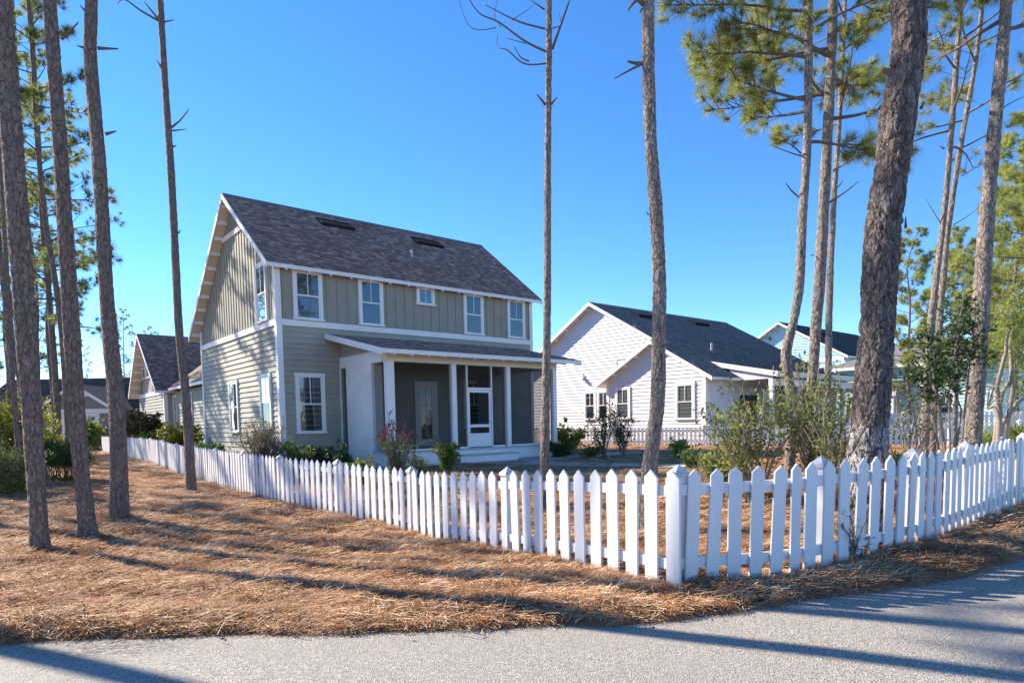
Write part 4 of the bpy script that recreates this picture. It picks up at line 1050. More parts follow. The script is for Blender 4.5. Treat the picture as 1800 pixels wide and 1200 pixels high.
def trunk_mesh(fn, rad, z0, z1, seg, dz, mat, flare=.35, rough=.05, seed=0, dz2=None, zdense=8.0):
    zs = list(np.arange(z0, min(zdense, z1), dz)) + list(np.arange(min(zdense, z1), z1 + .01, dz2 or dz * 4))
    n = len(zs); A = np.linspace(0, 2 * np.pi, seg, endpoint=False); V = np.zeros((n, seg, 3))
    for i, z in enumerate(zs):
        c = fn(z); r = rad(z) * (1 + flare * math.exp(-max(0, z - z0 - .10) / .22))
        k = 1 + rough * (np.sin(3 * A + seed + .7 * math.sin(z * 1.1)) * .5 + np.sin(5 * A + 1.7 * z + seed) * .3) + rough * .6 * math.sin(z * 5.1 + seed) * .5
        V[i] = np.stack([c.x + np.cos(A) * r * k, c.y + np.sin(A) * r * k, np.full(seg, z)], 1)
    i = (np.arange(n - 1)[:, None] * seg + np.arange(seg)[None, :]); j = (np.arange(n - 1)[:, None] * seg + (np.arange(seg)[None, :] + 1) % seg)
    T = np.stack([i, j, j + seg, i + seg], -1).reshape(-1, 4)
    return np_mesh('trunk', V.reshape(-1, 3), T, mat, True)
def crown_parts(root, fn, rad, z0, z1, nb, Lmax, density, protos, needle_mat, twig_mat, seed, separate=True, az_bias=None, low_sparse=0.0, shape=1.0):
    r = random.Random(seed); pos, dirs, scl = [], [], []; limb = MB(); limbs = []
    o = Vector(root.location)
    for b in range(nb):
        t = (b + r.random() * .8) / nb; z = z0 + (z1 - z0) * t
        prof = (1 - t) ** .75 * (.45 + .55 * min(1, t * 4)) * shape + .18
        L = Lmax * prof * r.uniform(.65, 1.15); az = b * 2.4 + r.uniform(-.6, .6)
        if az_bias is not None and r.random() < .5: az = az_bias + r.gauss(0, .7)
        el = r.uniform(-.05, .35) + .6 * t
        base = fn(z) - o; d = Vector((math.cos(az) * math.cos(el), math.sin(az) * math.cos(el), math.sin(el)))
        pts = [base.copy()]; p = base.copy(); ns = 6
        for s in range(ns):
            d = (d + Vector((r.gauss(0, .10), r.gauss(0, .10), r.gauss(0, .07) - .04 + .05 * s / ns * 2))).normalized(); p = p + d * (L / ns); pts.append(p.copy())
        br = max(.012, min(rad(z) * .38, .014 + .016 * L))
        mb = MB() if separate else limb
        mb.tube(pts, [br * (1 - .8 * i / ns) for i in range(ns + 1)], 6 if separate else 4, cap=False)
        bare = r.random() < low_sparse * (1 - t)
        nt = int(density * L)
        for k in range(nt):
            f = r.uniform(.30, 1.0) ** .8; q = min(int(f * ns), ns - 1); pp = pts[q].lerp(pts[q + 1], f * ns - q); bd = (pts[q + 1] - pts[q]).normalized()
            sd = Vector((r.gauss(0, 1), r.gauss(0, 1), r.gauss(.15, .7))); sd = (sd - bd * sd.dot(bd)).normalized()
            td = (bd * r.uniform(.3, 1.0) + sd * r.uniform(.5, 1.1) + Vector((0, 0, .2))).normalized(); tl = L * r.uniform(.06, .22) * (1.25 - f * .6) + .12
            e = pp + td * tl; mid = pp.lerp(e, .5) + Vector((0, 0, -.03 * tl))
            mb.tube([pp, mid, e], [br * .28, br * .2, .004], 3, cap=False)
            if bare and r.random() < .75: continue
            pos.append(e); dirs.append((td + Vector((0, 0, .35))).normalized()); scl.append(r.uniform(.75, 1.2))
        if not bare: pos.append(pts[-1]); dirs.append(d); scl.append(1.1)
        if separate: mb.build('branch', twig_mat, root, smooth=True, fix=False)
    if not separate: limb.build('limbs', twig_mat, root, fix=False)
    V = tufts_mesh(pos, dirs, scl, protos)
    return link('crown', np_mesh('crown', V, np.arange(len(V)).reshape(-1, 3), needle_mat), root)
PX = lambda Y: Y / F_PX
def smooth_line(P, sub=5):
    if len(P) < 3: return P
    out = []
    for i in range(len(P) - 1):
        a, b, c, d = P[max(i - 1, 0)], P[i], P[i + 1], P[min(i + 2, len(P) - 1)]
        for k in range(sub):
            t = k / sub; out.append(.5 * ((2 * b) + (c - a) * t + (2 * a - 5 * b + 4 * c - d) * t * t + (3 * b - a - 3 * c + d) * t ** 3))
    return out + [P[-1]]
def pine(label, pts, Y, H, mat, group, crown=None, stubs=(), seg=28, dz=.05, base=None, flare=.30, name='pine_tree', lean=0.0, rough=.06, cap_z=None):
    """pts: (px, py, width) up the trunk as surveyed at depth Y, base first"""
    W = [(at(px, py, Y), w * Y / F_PX * .5 / math.hypot(1, (px - 900) / F_PX)) for px, py, w in pts]
    z0 = terrain(W[0][0].x, Y) - .12
    p3 = [w[0] for w in W]; rs = [w[1] for w in W]
    zl = [p.z for p in p3]
    d = (p3[-1] - p3[-2]) if len(p3) > 1 else Vector((0, 0, 1)); d = d / d.z
    top = p3[-1] + Vector((d.x * .5, d.y, 1)) * (H - p3[-1].z)
    fn = trunk_fn([(p3[0].x, p3[0].y, z0)] + [tuple(p) for p in p3[1:]] + [tuple(top)])
    rt = rs[-1]
    def rad(z):
        if z <= zl[-1]: return float(np.interp(z, zl, rs))
        return max(.015, rt * (1 - ((z - zl[-1]) / (H - zl[-1])) * .9))
    root = empty(name, (p3[0].x, p3[0].y, z0 + .12)); tag(root, label, 'tree', group)
    o = Vector(root.location)
    me = trunk_mesh(fn, rad, z0, H, seg, dz, mat, flare, rough, seed=p3[0].x * 3.1, zdense=zl[-1] + .5)
    co = np.zeros(len(me.vertices) * 3, np.float32); me.vertices.foreach_get('co', co); co = co.reshape(-1, 3) - np.array(o, np.float32); me.vertices.foreach_set('co', co.ravel()); me.update()
    link('trunk', me, root)
    for st in stubs:
        wd = st[0]; pl = smooth_line([at(px, py, Y) + Vector((0, random.uniform(-.08, .08) * k, 0)) - o for k, (px, py) in enumerate(st[1:])])
        n_ = len(pl); off = [Vector((0, 0, 0))] * n_
        mb = MB(); mb.tube([p + q for p, q in zip(pl, off)], [wd * PX(Y) * .5 * (1 - .65 * k / max(1, n_ - 1)) for k in range(n_)], 7); mb.build('dead_branch', M['twig'], root, smooth=wd < 12, fix=False)
    if crown: crown_parts(root, fn, rad, *crown[:-1], **crown[-1])
    return root
HI = dict(protos=TUFT_MID, needle_mat=M['needles'], twig_mat=M['twig'])
def cr(z0, z1, nb, L, dens, **kw):
    k = dict(HI); k.update(kw); return (z0, z1, nb, L, dens, k['protos'], k['needle_mat'], k['twig_mat'], k.get('seed', 1), {kk: v for kk, v in k.items() if kk in ('separate', 'az_bias', 'low_sparse', 'shape')})
GL, GRP, GB = 'pines standing in the straw strip left of the fence', 'pines standing inside the fence on the right', 'background pines of the left wood'
hi = lambda s: cr(11.5, 17.5, 26, 2.6, 7, separate=False, seed=s)
pine('thick brown pine trunk nearest the left edge of the picture', [(71, 970, 37), (64, 850, 39), (48, 600, 45), (25, 300, 45), (2, 0, 43)], 7.6, 18, M['bark'], GL, hi(11), dz=.035, seg=40)
pine('straight brown pine trunk with a short bent stub near its top, second nearest', [(157, 945, 34), (141, 800, 34), (127, 600, 35), (108, 300, 31), (87, 0, 28)], 8.7, 18, M['bark'], GL, hi(12), [(5, (108, 70), (124, 55), (147, 48))], dz=.035, seg=40)
pine('bowed brown pine trunk with two short dead stubs on its right side', [(209, 918, 37), (208, 800, 35), (204, 700, 34), (194, 600, 32), (186, 500, 29), (175, 300, 29), (158.5, 100, 27), (160, 0, 25)], 10.4, 19, M['bark'], GL, hi(13), [(6, (172, 85), (205, 83)), (6, (185, 236), (201, 228)), (5, (150, 85), (137, 82)), (4, (150, 20), (143, 12))], dz=.04, seg=36)
pine('slender pine trunk beside the fence with thin dead twigs high up', [(336, 865, 20), (332, 780, 20), (327, 700, 18), (316, 600, 17), (308, 450, 16), (300.5, 300, 15), (290, 150, 14), (281.5, 0, 13)], 16.1, 20, M['bark'], GL, cr(15, 19, 20, 2.6, 7, separate=False, seed=14),
     [(4, (277, 36), (248, 20), (225, 6), (195, -2)), (4, (278, 34), (262, 14), (248, -2)), (3, (288, 39), (309, 38)), (4, (302, 224), (318, 212), (336, 197)), (3, (303, 230), (327, 227)), (3, (305, 258), (312, 257)), (4, (286, 124), (278, 108)), (3, (314, 410), (319, 405))], seg=24)
pine('dark thin trunk by the left edge beside the shrubs', [(39, 868, 12), (30, 760, 13), (20, 640, 13), (8, 520, 13), (-6, 380, 12), (-20, 200, 11)], 15.0, 17, M['bark'], GL, cr(13.5, 17, 14, 1.6, 6, separate=False, seed=15), seg=18, dz=.08)
pine('thin leaning trunk partly hidden behind the thick left pine', [(88, 858, 11), (70, 790, 12), (42, 700, 13), (22, 600, 12), (12, 480, 11), (2, 300, 10)], 16.5, 17, M['bark'], GL, cr(13.5, 17, 14, 1.6, 6, separate=False, seed=16), seg=18, dz=.08)
pine('middle distance pine with a forked top left of the second trunk', [(121, 815, 13), (121, 770, 13), (110, 600, 12), (98, 500, 11), (82, 400, 10), (66, 250, 10), (58, 100, 9), (50, 0, 8)], 25.0, 24, M['bark_far'], GB, cr(5.2, 23, 42, 2.7, 8, seed=17, separate=True, low_sparse=.25, protos=TUFT_FAR, needle_mat=M['needles_far']), seg=14, dz=.2)
pine('middle distance pine standing behind the dark palmetto clump', [(104, 815, 14), (103, 765, 13), (96, 640, 12), (86, 520, 11), (74, 380, 10), (68, 250, 9)], 27.0, 22, M['bark_far'], GB, cr(6.5, 21, 34, 2.4, 7, seed=18, separate=True, low_sparse=.3, protos=TUFT_FAR, needle_mat=M['needles_far']), seg=14, dz=.2)

pine('thin straight trunk deep in the left wood against the picture edge', [(15, 830, 8), (15, 700, 8), (13, 560, 8), (9, 400, 7), (5, 250, 6)], 24.0, 20, M['bark_far'], GB, cr(9, 19, 26, 2.2, 8, seed=71, separate=False, protos=TUFT_FAR, needle_mat=M['needles_far']), seg=12, dz=.25)
pine('thin trunk deep in the left wood between the two nearest pines', [(55, 830, 8), (52, 700, 8), (46, 500, 7), (38, 300, 7), (30, 120, 6)], 29.0, 22, M['bark_far'], GB, cr(12, 21, 18, 2.0, 6, seed=72, separate=False, protos=TUFT_FAR, needle_mat=M['needles_far']), seg=12, dz=.25)

# centre pair inside the yard
pine('slim straight pine before the porch corner with curling bare branches on top', [(957, 880, 20), (957, 823, 19), (960, 650, 17), (962, 500, 15.5), (963, 250, 14), (965, 0, 12)], 11.2, 15, M['bark_right'], None, cr(10.5, 14.5, 16, 1.6, 7, separate=False, seed=20),
     [(4, (960, 91), (922, 75), (876, 48), (842, 27), (817, -2)), (3.5, (958, 51), (918, 42), (884, 29), (849, 2)), (3, (959, 112), (922, 108), (892, 98), (874, 71), (875, 50)), (3, (930, 108), (915, 102), (904, 91)), (5, (971, 86), (984, 50), (997, 17), (1002, -3)),
      (3, (957, 17), (930, -2)), (1.6, (872, 49), (842, 53), (822, 42), (809, 12), (808, -3)), (1.6, (924, 77), (897, 73), (876, 54)), (5, (958, 184), (951, 178), (943, 171)), (4, (969, 184), (974, 180), (979, 174)), (1.5, (900, 36), (925, 17), (939, 5)), (1.5, (880, 48), (870, 28), (872, 10), (880, 0)), (2, (971, 50), (986, 40), (982, 25))], seg=28, dz=.05)
pine('thicker crooked pine between the two houses with broken stubs', [(1136, 925, 36), (1143, 822, 32), (1147.5, 780, 30), (1156.5, 700, 29), (1158, 600, 29), (1159.5, 500, 26.5), (1154, 375, 26.5), (1144.5, 250, 25), (1140, 110, 25), (1140, 0, 24)], 8.3, 16, M['bark_right'], None, cr(11.5, 15.5, 18, 2.0, 7, separate=False, seed=21),
     [(9, (1131, 8), (1118, 4), (1107, 6)), (8, (1134, 111), (1118, 107), (1103, 107)), (5, (1128, 113), (1104, 124), (1079, 139)), (4, (1129, 16), (1125, 21)), (3, (1140, 378), (1136, 372))], seg=40, dz=.035, rough=.07)

# right hand group
NR = dict(protos=TUFT_NEAR)
pine('crooked pale pine trunk, first of the right hand group', [(1386, 872, 25), (1388, 820, 23), (1392, 740, 21), (1388, 680, 20.5), (1382, 620, 22), (1396, 560, 19), (1405, 500, 19.5), (1411, 375, 18.5), (1419, 250, 18), (1422, 0, 16)], 11.0, 14.5, M['bark_right'], GRP,
     cr(5.9, 14, 26, 2.3, 17, seed=31, az_bias=math.pi, low_sparse=.5, **NR), [(4, (1410, 352), (1395, 334), (1381, 322)), (3, (1408, 270), (1385, 255), (1353, 238)), (3, (1412, 275), (1390, 268), (1356, 250))], seg=32, dz=.045)
pine('straight grey pine trunk right of the crooked one', [(1424, 866, 25), (1426, 800, 24), (1427, 700, 22), (1435, 560, 22), (1440, 500, 24), (1454, 250, 21), (1465, 0, 19)], 11.8, 15.5, M['bark_right'], GRP,
     cr(6.6, 15, 28, 2.7, 17, seed=32, az_bias=math.pi * .95, low_sparse=.35, **NR), [(4, (1455, 358), (1485, 338), (1509, 319)), (3, (1465, 300), (1490, 286), (1510, 275)), (3, (1430, 448), (1424, 450))], seg=32, dz=.045)
pine('thinner pine trunk close behind the straight grey one', [(1452, 850, 16), (1455, 700, 15), (1459, 500, 15), (1466, 350, 13), (1476, 200, 11), (1485, 0, 10)], 13.0, 15, M['bark_right'], GRP,
     cr(6.5, 14.5, 22, 2.6, 15, seed=33, low_sparse=.3, **NR), [(2.5, (1474, 270), (1488, 255), (1498, 242)), (2, (1472, 330), (1478, 322), (1483, 315))], seg=24, dz=.06)
big = pine('massive dark barked pine with whitened foot behind the fence', [(1519, 972, 96), (1523, 850, 88), (1525.5, 800, 81), (1533, 700, 78), (1541, 600, 74), (1546, 500, 75), (1552, 400, 76), (1561, 333, 74), (1572, 267, 71), (1578, 200, 75), (1596, 100, 72), (1598, 0, 73)], 6.55, 17, M['bark_big'], GRP,
     cr(11, 16.5, 22, 3.0, 7, separate=False, seed=34), [(17, (1573, 130), (1553, 121)), (5, (1592, 400), (1596, 380)), (6, (1619, 190), (1625, 180))], seg=110, dz=.022, flare=.18, rough=.035)
pine('left stem of the close twin pines right of the massive trunk', [(1621, 840, 23), (1623, 795, 22), (1630, 680, 19), (1637, 560, 16), (1648, 470, 14), (1657, 400, 14), (1671, 250, 13), (1682, 100, 13), (1690, 0, 10)], 14.0, 17, M['bark_right'], GRP,
     cr(6.8, 16.5, 24, 2.4, 9, seed=35, low_sparse=.8, protos=TUFT_NEAR), [(3, (1660, 262), (1652, 254)), (2, (1655, 395), (1642, 370), (1630, 345))], seg=24, dz=.06)
pine('right stem of the close twin pines, touching its neighbour low down', [(1637, 835, 18), (1639, 760, 17), (1645, 650, 15), (1652, 560, 15), (1660, 470, 14), (1667, 400, 13), (1690, 250, 12), (1716, 100, 11), (1727, 0, 11)], 14.4, 17, M['bark_right'], GRP,
     cr(7.0, 16.5, 24, 2.4, 9, seed=36, low_sparse=.8, protos=TUFT_NEAR), [(2, (1690, 310), (1720, 292), (1742, 282)), (2, (1676, 395), (1700, 380), (1720, 362))], seg=24, dz=.06)
pine('stout sunlit pine trunk behind the holly near the right edge', [(1708, 850, 40), (1710, 780, 37), (1714.6, 700, 37), (1721, 600, 35), (1726, 500, 35), (1733, 400, 32), (1746, 250, 29), (1761, 100, 27), (1769, 0, 25)], 10.6, 17, M['bark_right'], GRP,
     cr(7.2, 16.5, 26, 2.6, 10, seed=37, low_sparse=.7, protos=TUFT_NEAR), [(3, (1757, 150), (1780, 142), (1802, 128)), (3, (1752, 200), (1775, 182), (1800, 170)), (2, (1728, 440), (1700, 460), (1668, 468))], seg=36, dz=.045)

# pines further off: one master per size, copied tree by tree
def far_pine(label, loc, H, r0, z0, nb, L, dens, seed, group, protos=TUFT_FAR, needle=None, shape=1.0):
    root = empty('pine_tree', loc); tag(root, label, 'tree', group); rr = random.Random(seed)
    pts = [(0, 0, -.2)] + [(rr.gauss(0, .05) * k, rr.gauss(0, .05) * k, H * k / 6) for k in range(1, 7)]
    fn0 = trunk_fn(pts); rad = lambda z: max(.02, r0 * (1 - .85 * max(0, z) / H))
    me = trunk_mesh(fn0, rad, -.2, H, 12, .4, M['bark_far'], .25, .05, seed, zdense=H); link('trunk', me, root)
    o = Vector(loc); crown_parts(root, lambda z: fn0(z) + o, rad, z0, H - .3, nb, L, dens, protos, needle or M['needles_far'], M['twig'], seed, separate=False, shape=shape)
    return root
def copy_tree(src, loc, rz, sc, label):
    r_ = src.copy(); COL.objects.link(r_); r_.location = loc; r_.rotation_euler = (0, 0, rz); r_.scale = (sc, sc, sc); r_['label'] = label
    for ch in list(src.children): c = ch.copy(); COL.objects.link(c); c.parent = r_
    return r_
m1 = far_pine('pine with a full lit crown at the far left edge', (-33, 33, 0), 19, .16, 5.0, 40, 3.0, 5, 41, GB)
m2 = far_pine('tall pine with crown starting high behind the left trunks', (-34, 40, 0), 22, .17, 9, 36, 3.4, 7, 42, GB)
m4 = far_pine('pine left of the picture whose trunk shades the road', (-10.6, 7.75, terrain(-10.6, 7.75)), 20, .15, 15, 16, 2.4, 6, 43, GB)
m5 = far_pine('bushy topped pine off the left edge near the road', (-31, 24, 0), 20, .16, 12.5, 18, 2.6, 5, 44, GB)
spots = [(-30.5, 37, 1.0, .95, m1, 'bushy pine just left of the picture edge'), (-24.6, 35.0, 2.0, .95, m2, 'lit bushy pine between the two leftmost trunks'), (-26.8, 35.5, .5, 1.0, m1, 'tall bushy pine far behind the left shrubs'),
         (-31.5, 41, 2.7, 1.1, m2, 'tall pine deep in the wood behind the leftmost trunk'), (-28.6, 39.5, 4.0, .9, m1, 'pine at the back of the left wood before the dark roof'),
         (-43.5, 66, 2.7, .56, m1, 'distant pine above the dark garage roof'), (-40.2, 66.5, 4.0, .62, m1, 'distant pine just left of the green garage gable'), (-37.8, 64, 4.6, .60, m2, 'slim distant pine behind the green garage gable'), (-52, 64, 3.3, .72, m1, 'distant pine over the left end of the dark roof'),
         (-41, 75, 1.1, .66, m1, 'far pine crown just above the garage ridge'), (-43, 78, 5.0, .62, m2, 'second far pine crown peeking over the garage ridge'),
         (-24.5, 23.5, 4.4, .85, m2, 'pine off the left edge shading the fence'),
         (-13.0, 12.3, 2.9, .95, m4, 'pine off the left edge behind the palmettos'), (-15.6, 14.4, 5.2, .9, m4, 'pine off the left edge beside the yellow shrub'), (-19, 17.8, 3.3, 1.0, m4, 'pine off the left edge, third row'), (-28, 21.2, 1.3, 1.0, m5, 'bushy topped pine off the left edge, deep in the wood')]
for x, y, a, s, src, lb in spots: copy_tree(src, (x, y, terrain(x, y)), a, s, lb)
GF = 'pines beyond the houses on the right'
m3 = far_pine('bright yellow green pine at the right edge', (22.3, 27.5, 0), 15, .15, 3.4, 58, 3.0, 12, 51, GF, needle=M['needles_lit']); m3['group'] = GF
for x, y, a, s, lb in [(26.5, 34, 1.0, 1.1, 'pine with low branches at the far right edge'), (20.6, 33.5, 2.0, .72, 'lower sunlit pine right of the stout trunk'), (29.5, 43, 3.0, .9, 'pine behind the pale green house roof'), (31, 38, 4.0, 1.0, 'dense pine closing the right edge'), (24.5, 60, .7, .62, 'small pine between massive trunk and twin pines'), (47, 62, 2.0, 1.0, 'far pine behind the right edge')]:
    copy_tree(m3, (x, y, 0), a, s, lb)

# ------------------------------------------------------------------ shrubs and other plants
def leaf_cloud(pos, dirs, L, W, mat, name='foliage'):
    """folded leaf of two quads per position"""
    n = len(pos); Fm = frames(np.array(dirs)); pos = np.array(pos); s = rng.uniform(.6, 1.25, n)
    roll = rng.uniform(0, 2 * np.pi, n)
    X = Fm[:, :, 0] * np.cos(roll)[:, None] + Fm[:, :, 1] * np.sin(roll)[:, None]; Y = np.cross(Fm[:, :, 2], X); D = Fm[:, :, 2]
    l = (L * s)[:, None]; w = (W * s)[:, None]
    V = np.stack([pos, pos + D * l * .5 + X * w * .5 + Y * w * .12, pos + D * l, pos + D * l * .5 - X * w * .5 + Y * w * .12], 1).reshape(-1, 3)
    T = (np.arange(n)[:, None] * 4 + np.array([0, 1, 2, 3])[None])
    return np_mesh(name, V, T, mat)
def shrub(name, label, px, py, Y, w, h, mat, cat='shrub', n_stem=14, leaves=1500, L=.06, W=.03, spread=.5, stem_mat=None, group=None, ground=None, tip=None, tip_mat=None, low=.15, seed=1, up=.3, clump=.10):
    r = random.Random(seed); g = at(px, py, Y); gz = terrain(g.x, g.y) if ground is None else ground
    h *= 1.22; w *= 1.12; leaves = int(leaves * 1.7); L *= 1.18; W *= 1.35
    root = empty(name, (g.x, g.y, gz)); tag(root, label, cat, group); st = MB(); pos, dirs, tp, td = [], [], [], []
    tips = []
    for i in range(n_stem):
        az = r.uniform(0, 6.28); lean = r.uniform(.1, 1.0) ** .7
        p = Vector((r.gauss(0, .05), r.gauss(0, .05), -.05)); hh = h * r.uniform(.7, 1.05) * (1 - .28 * lean); ns = 5
        end = Vector((math.cos(az) * w * .5 * lean, math.sin(az) * w * .5 * lean, hh)); pts = [p]
        for k in range(1, ns + 1): t = k / ns; q = p.lerp(end, t); q.x *= t ** .35 if t < 1 else 1; q.y *= t ** .35 if t < 1 else 1; pts.append(q + Vector((r.gauss(0, .02), r.gauss(0, .02), 0)) * w)
        st.tube(pts, [.012 * h ** .5 * (1 - .75 * k / ns) + .002 for k in range(ns + 1)], 5, cap=False)
        for b in range(9):
            t = r.uniform(low + .1, 1); q = min(int(t * ns), ns - 1); pp = pts[q].lerp(pts[q + 1], t * ns - q)
            d = Vector((r.gauss(0, 1), r.gauss(0, 1), r.gauss(up, .5))).normalized(); e = pp + d * (w * .5 * spread * r.uniform(.25, .8)); st.tube([pp, pp.lerp(e, .5) + Vector((0, 0, .01)), e], [.005, .004, .002], 3, cap=False); tips.append((pp, e, d))
    for i in range(leaves):
        a, b, d = tips[r.randrange(len(tips))]; t = r.random() ** .6; p = a.lerp(b, t) + Vector((r.gauss(0, 1), r.gauss(0, 1), r.gauss(0, .8))) * clump * w * .35
        if p.z < h * low * .5: continue
        dd = (d * .6 + Vector((r.gauss(0, .7), r.gauss(0, .7), r.gauss(.2, .6)))).normalized()
        if tip and p.z > h * tip: tp.append(p); td.append(dd)
        else: pos.append(p); dirs.append(dd)
    st.build('stems', stem_mat or M['stem'], root, fix=False)
    if pos: link('foliage', leaf_cloud(pos, dirs, L, W, mat), root)
    if tp: link('top_foliage', leaf_cloud(tp, td, L, W, tip_mat), root)
    return root
GH = 'shrubs planted along the green house'
shrub('shrub', 'low green shrub by the left wall of the green house near its rear', 365, 785, 24.0, 1.3, .85, M['leaf_green'], group=GH, leaves=1100, L=.12, W=.05, seed=2)
shrub('shrub', 'small round green shrub left of the dry tan bush', 410, 790, 21.5, .8, .55, M['leaf_green'], group=GH, leaves=700, L=.10, W=.04, seed=3)
shrub('shrub', 'tall dry tan bush at the corner of the green house', 462, 790, 18.5, 1.55, 1.65, M['leaf_straw'], group=GH, n_stem=44, leaves=4200, L=.075, W=.016, seed=4, up=.5)
shrub('shrub', 'mid green shrub right of the tan bush under the front window', 515, 795, 18.6, .95, .95, M['leaf_green'], group=GH, leaves=2200, L=.07, W=.035, seed=5)
shrub('shrub', 'dark green shrub in shade right of the front window', 572, 800, 19.2, 1.05, .95, M['leaf_dark'], group=GH, leaves=2400, L=.07, W=.035, seed=6)
shrub('shrub', 'low dark shrub before the brick panel', 605, 812, 18.6, .9, .7, M['leaf_dark'], group=GH, leaves=1700, L=.07, W=.03, seed=7)
shrub('shrub', 'bright lime green shrub before the brick panel', 634, 815, 16.6, .75, .72, M['leaf_lime'], group=GH, leaves=1900, L=.055, W=.03, seed=8)
shrub('shrub', 'red topped shrub in front of the porch corner post', 695, 812, 16.2, 1.25, 1.55, M['leaf_olive'], group=GH, n_stem=26, leaves=1700, L=.055, W=.018, seed=9, tip=.60, tip_mat=M['leaf_red'], up=.6)
shrub('shrub', 'green shrub before the middle porch post left of the screen door', 788, 808, 17.6, .8, .9, M['leaf_green'], group=GH, leaves=2300, L=.055, W=.028, seed=10)
shrub('shrub', 'thin pale green plant right of the red topped shrub', 735, 812, 16.8, .6, .62, M['leaf_olive'], group=GH, leaves=600, L=.06, W=.02, seed=61)
GY = 'shrubs in the yard toward the white house'
shrub('shrub', 'yellow green shrub right of the porch end post', 1000, 792, 25.5, 1.15, 1.15, M['leaf_yellow'], group=GY, leaves=1300, L=.11, W=.05, seed=11)
shrub('shrub', 'low dark shrub at the right foot of the porch', 985, 800, 24.2, 1.2, .5, M['leaf_dark'], group=GY, leaves=1200, L=.08, W=.04, seed=12)
shrub('shrub', 'sparse twiggy shrub with dark leaves before the white bay', 1062, 798, 23.5, 1.35, 1.9, M['leaf_dark'], group=GY, n_stem=16, leaves=700, L=.075, W=.03, seed=13, up=.7, low=.3)
shrub('shrub', 'second twiggy dark shrub right of the sparse one', 1096, 798, 23.5, 1.2, 1.75, M['leaf_dark'], group=GY, n_stem=15, leaves=750, L=.075, W=.03, seed=14, up=.7, low=.2)
shrub('shrub', 'small lime shrub right of the crooked centre pine', 1191, 792, 22.0, .85, .62, M['leaf_lime'], group=GY, leaves=800, L=.08, W=.04, seed=15)
shrub('shrub', 'low green shrub at the lawn edge under the white house window', 1216, 806, 17.5, .75, .5, M['leaf_green'], group=GY, leaves=800, L=.06, W=.03, seed=16)
shrub('shrub', 'low spreading dark shrub beside the path end', 1035, 800, 23.5, 1.4, .42, M['leaf_olive'], group=GY, leaves=900, L=.07, W=.03, seed=62)
GW = 'wild shrubs between the right hand pines'
shrub('shrub', 'big olive green shrub with bare lower stems left of the crooked pine', 1322, 850, 10.2, 1.45, 1.7, M['leaf_wild'], group=GW, n_stem=28, leaves=1500, L=.062, W=.026, seed=17, stem_mat=M['palewood'], low=.33, up=.5, spread=.65, clump=.13)
shrub('shrub', 'tall olive shrub growing round the straight grey pine', 1432, 850, 10.0, 1.3, 1.95, M['leaf_wild'], group=GW, n_stem=28, leaves=1500, L=.062, W=.026, seed=18, stem_mat=M['palewood'], low=.25, up=.6, spread=.6, clump=.13)
shrub('shrub', 'smaller leafy olive shrub below the white house corner board', 1268, 850, 11.0, .8, .85, M['leaf_wild'], group=GW, n_stem=14, leaves=650, L=.065, W=.03, seed=19, stem_mat=M['palewood'], low=.3, up=.5, spread=.7)
shrub('shrub', 'thin grey stemmed shrub between crooked pine and massive trunk', 1470, 850, 9.2, .9, 1.5, M['leaf_olive'], group=GW, n_stem=18, leaves=900, L=.05, W=.02, seed=20, stem_mat=M['palewood'], low=.3, up=.7)
shrub('shrub', 'thin bare twigs against the fence at the massive trunk foot', 1500, 1000, 6.0, .6, .5, M['leaf_straw'], group=GW, n_stem=10, leaves=20, L=.03, W=.01, seed=63)
shrub('shrub', 'bare leaning stems right of the massive trunk', 1600, 850, 10.5, 1.5, 1.7, M['leaf_olive'], group=GW, n_stem=14, leaves=350, L=.05, W=.02, seed=64, stem_mat=M['palewood'], low=.6)
# holly: leafy boughs leaning across the twin pines
hol = at(1665, 850, 9.8); hr = empty('holly_tree', (hol.x, hol.y, 0)); tag(hr, 'dark leaved holly with red berries leaning before the stout pine', 'tree')
r = random.Random(77); st = MB(); pos, dirs, bp = [], [], []
for (a, b, c_) in [((1672, 850), (1650, 720), (1640, 600)), ((1675, 850), (1680, 700), (1690, 520)), ((1668, 850), (1640, 730), (1605, 655)), ((1680, 850), (1700, 680), (1712, 580)), ((1672, 850), (1668, 690), (1700, 480)), ((1675, 850), (1650, 700), (1625, 560)), ((1676, 850), (1685, 650), (1675, 560)), ((1670, 850), (1690, 720), (1660, 640))]:
    o = Vector(hr.location); P = [at(*q, 9.8 + r.uniform(-.35, .35)) - o for q in (a, b, c_)]; P[0].z = -.05
    Q = [P[0].lerp(P[1], t) for t in (0, .5)] + [P[1].lerp(P[2], t) for t in (0, .5, 1)]
    st.tube(Q, [.022, .018, .014, .009, .004], 6, cap=False)
    for k in range(20):
        t = r.uniform(.35, 1); p = P[1].lerp(P[2], t); d = Vector((r.gauss(0, 1), r.gauss(0, 1), r.gauss(.1, .7))).normalized(); e = p + d * r.uniform(.10, .38); st.tube([p, e], [.005, .002], 3, cap=False)
        for q in range(24):
            lp = p.lerp(e, r.uniform(.1, 1.1)) + Vector((r.gauss(0, .03), r.gauss(0, .03), r.gauss(0, .03))); pos.append(lp); dirs.append((d + Vector((r.gauss(0, .8), r.gauss(0, .8), r.gauss(0, .8)))).normalized())
            if r.random() < .05: bp.append(lp)
st.build('stems', M['stem'], hr, fix=False); link('foliage', leaf_cloud(pos, dirs, .062, .034, M['leaf_dark']), hr)
mb = MB()
for p in bp: mb.add([p + Vector(q) * .009 for q in ((1, 0, 0), (-1, 0, 0), (0, 1, 0), (0, -1, 0), (0, 0, 1), (0, 0, -1))], [(0, 2, 4), (2, 1, 4), (1, 3, 4), (3, 0, 4), (2, 0, 5), (1, 2, 5), (3, 1, 5), (0, 3, 5)])
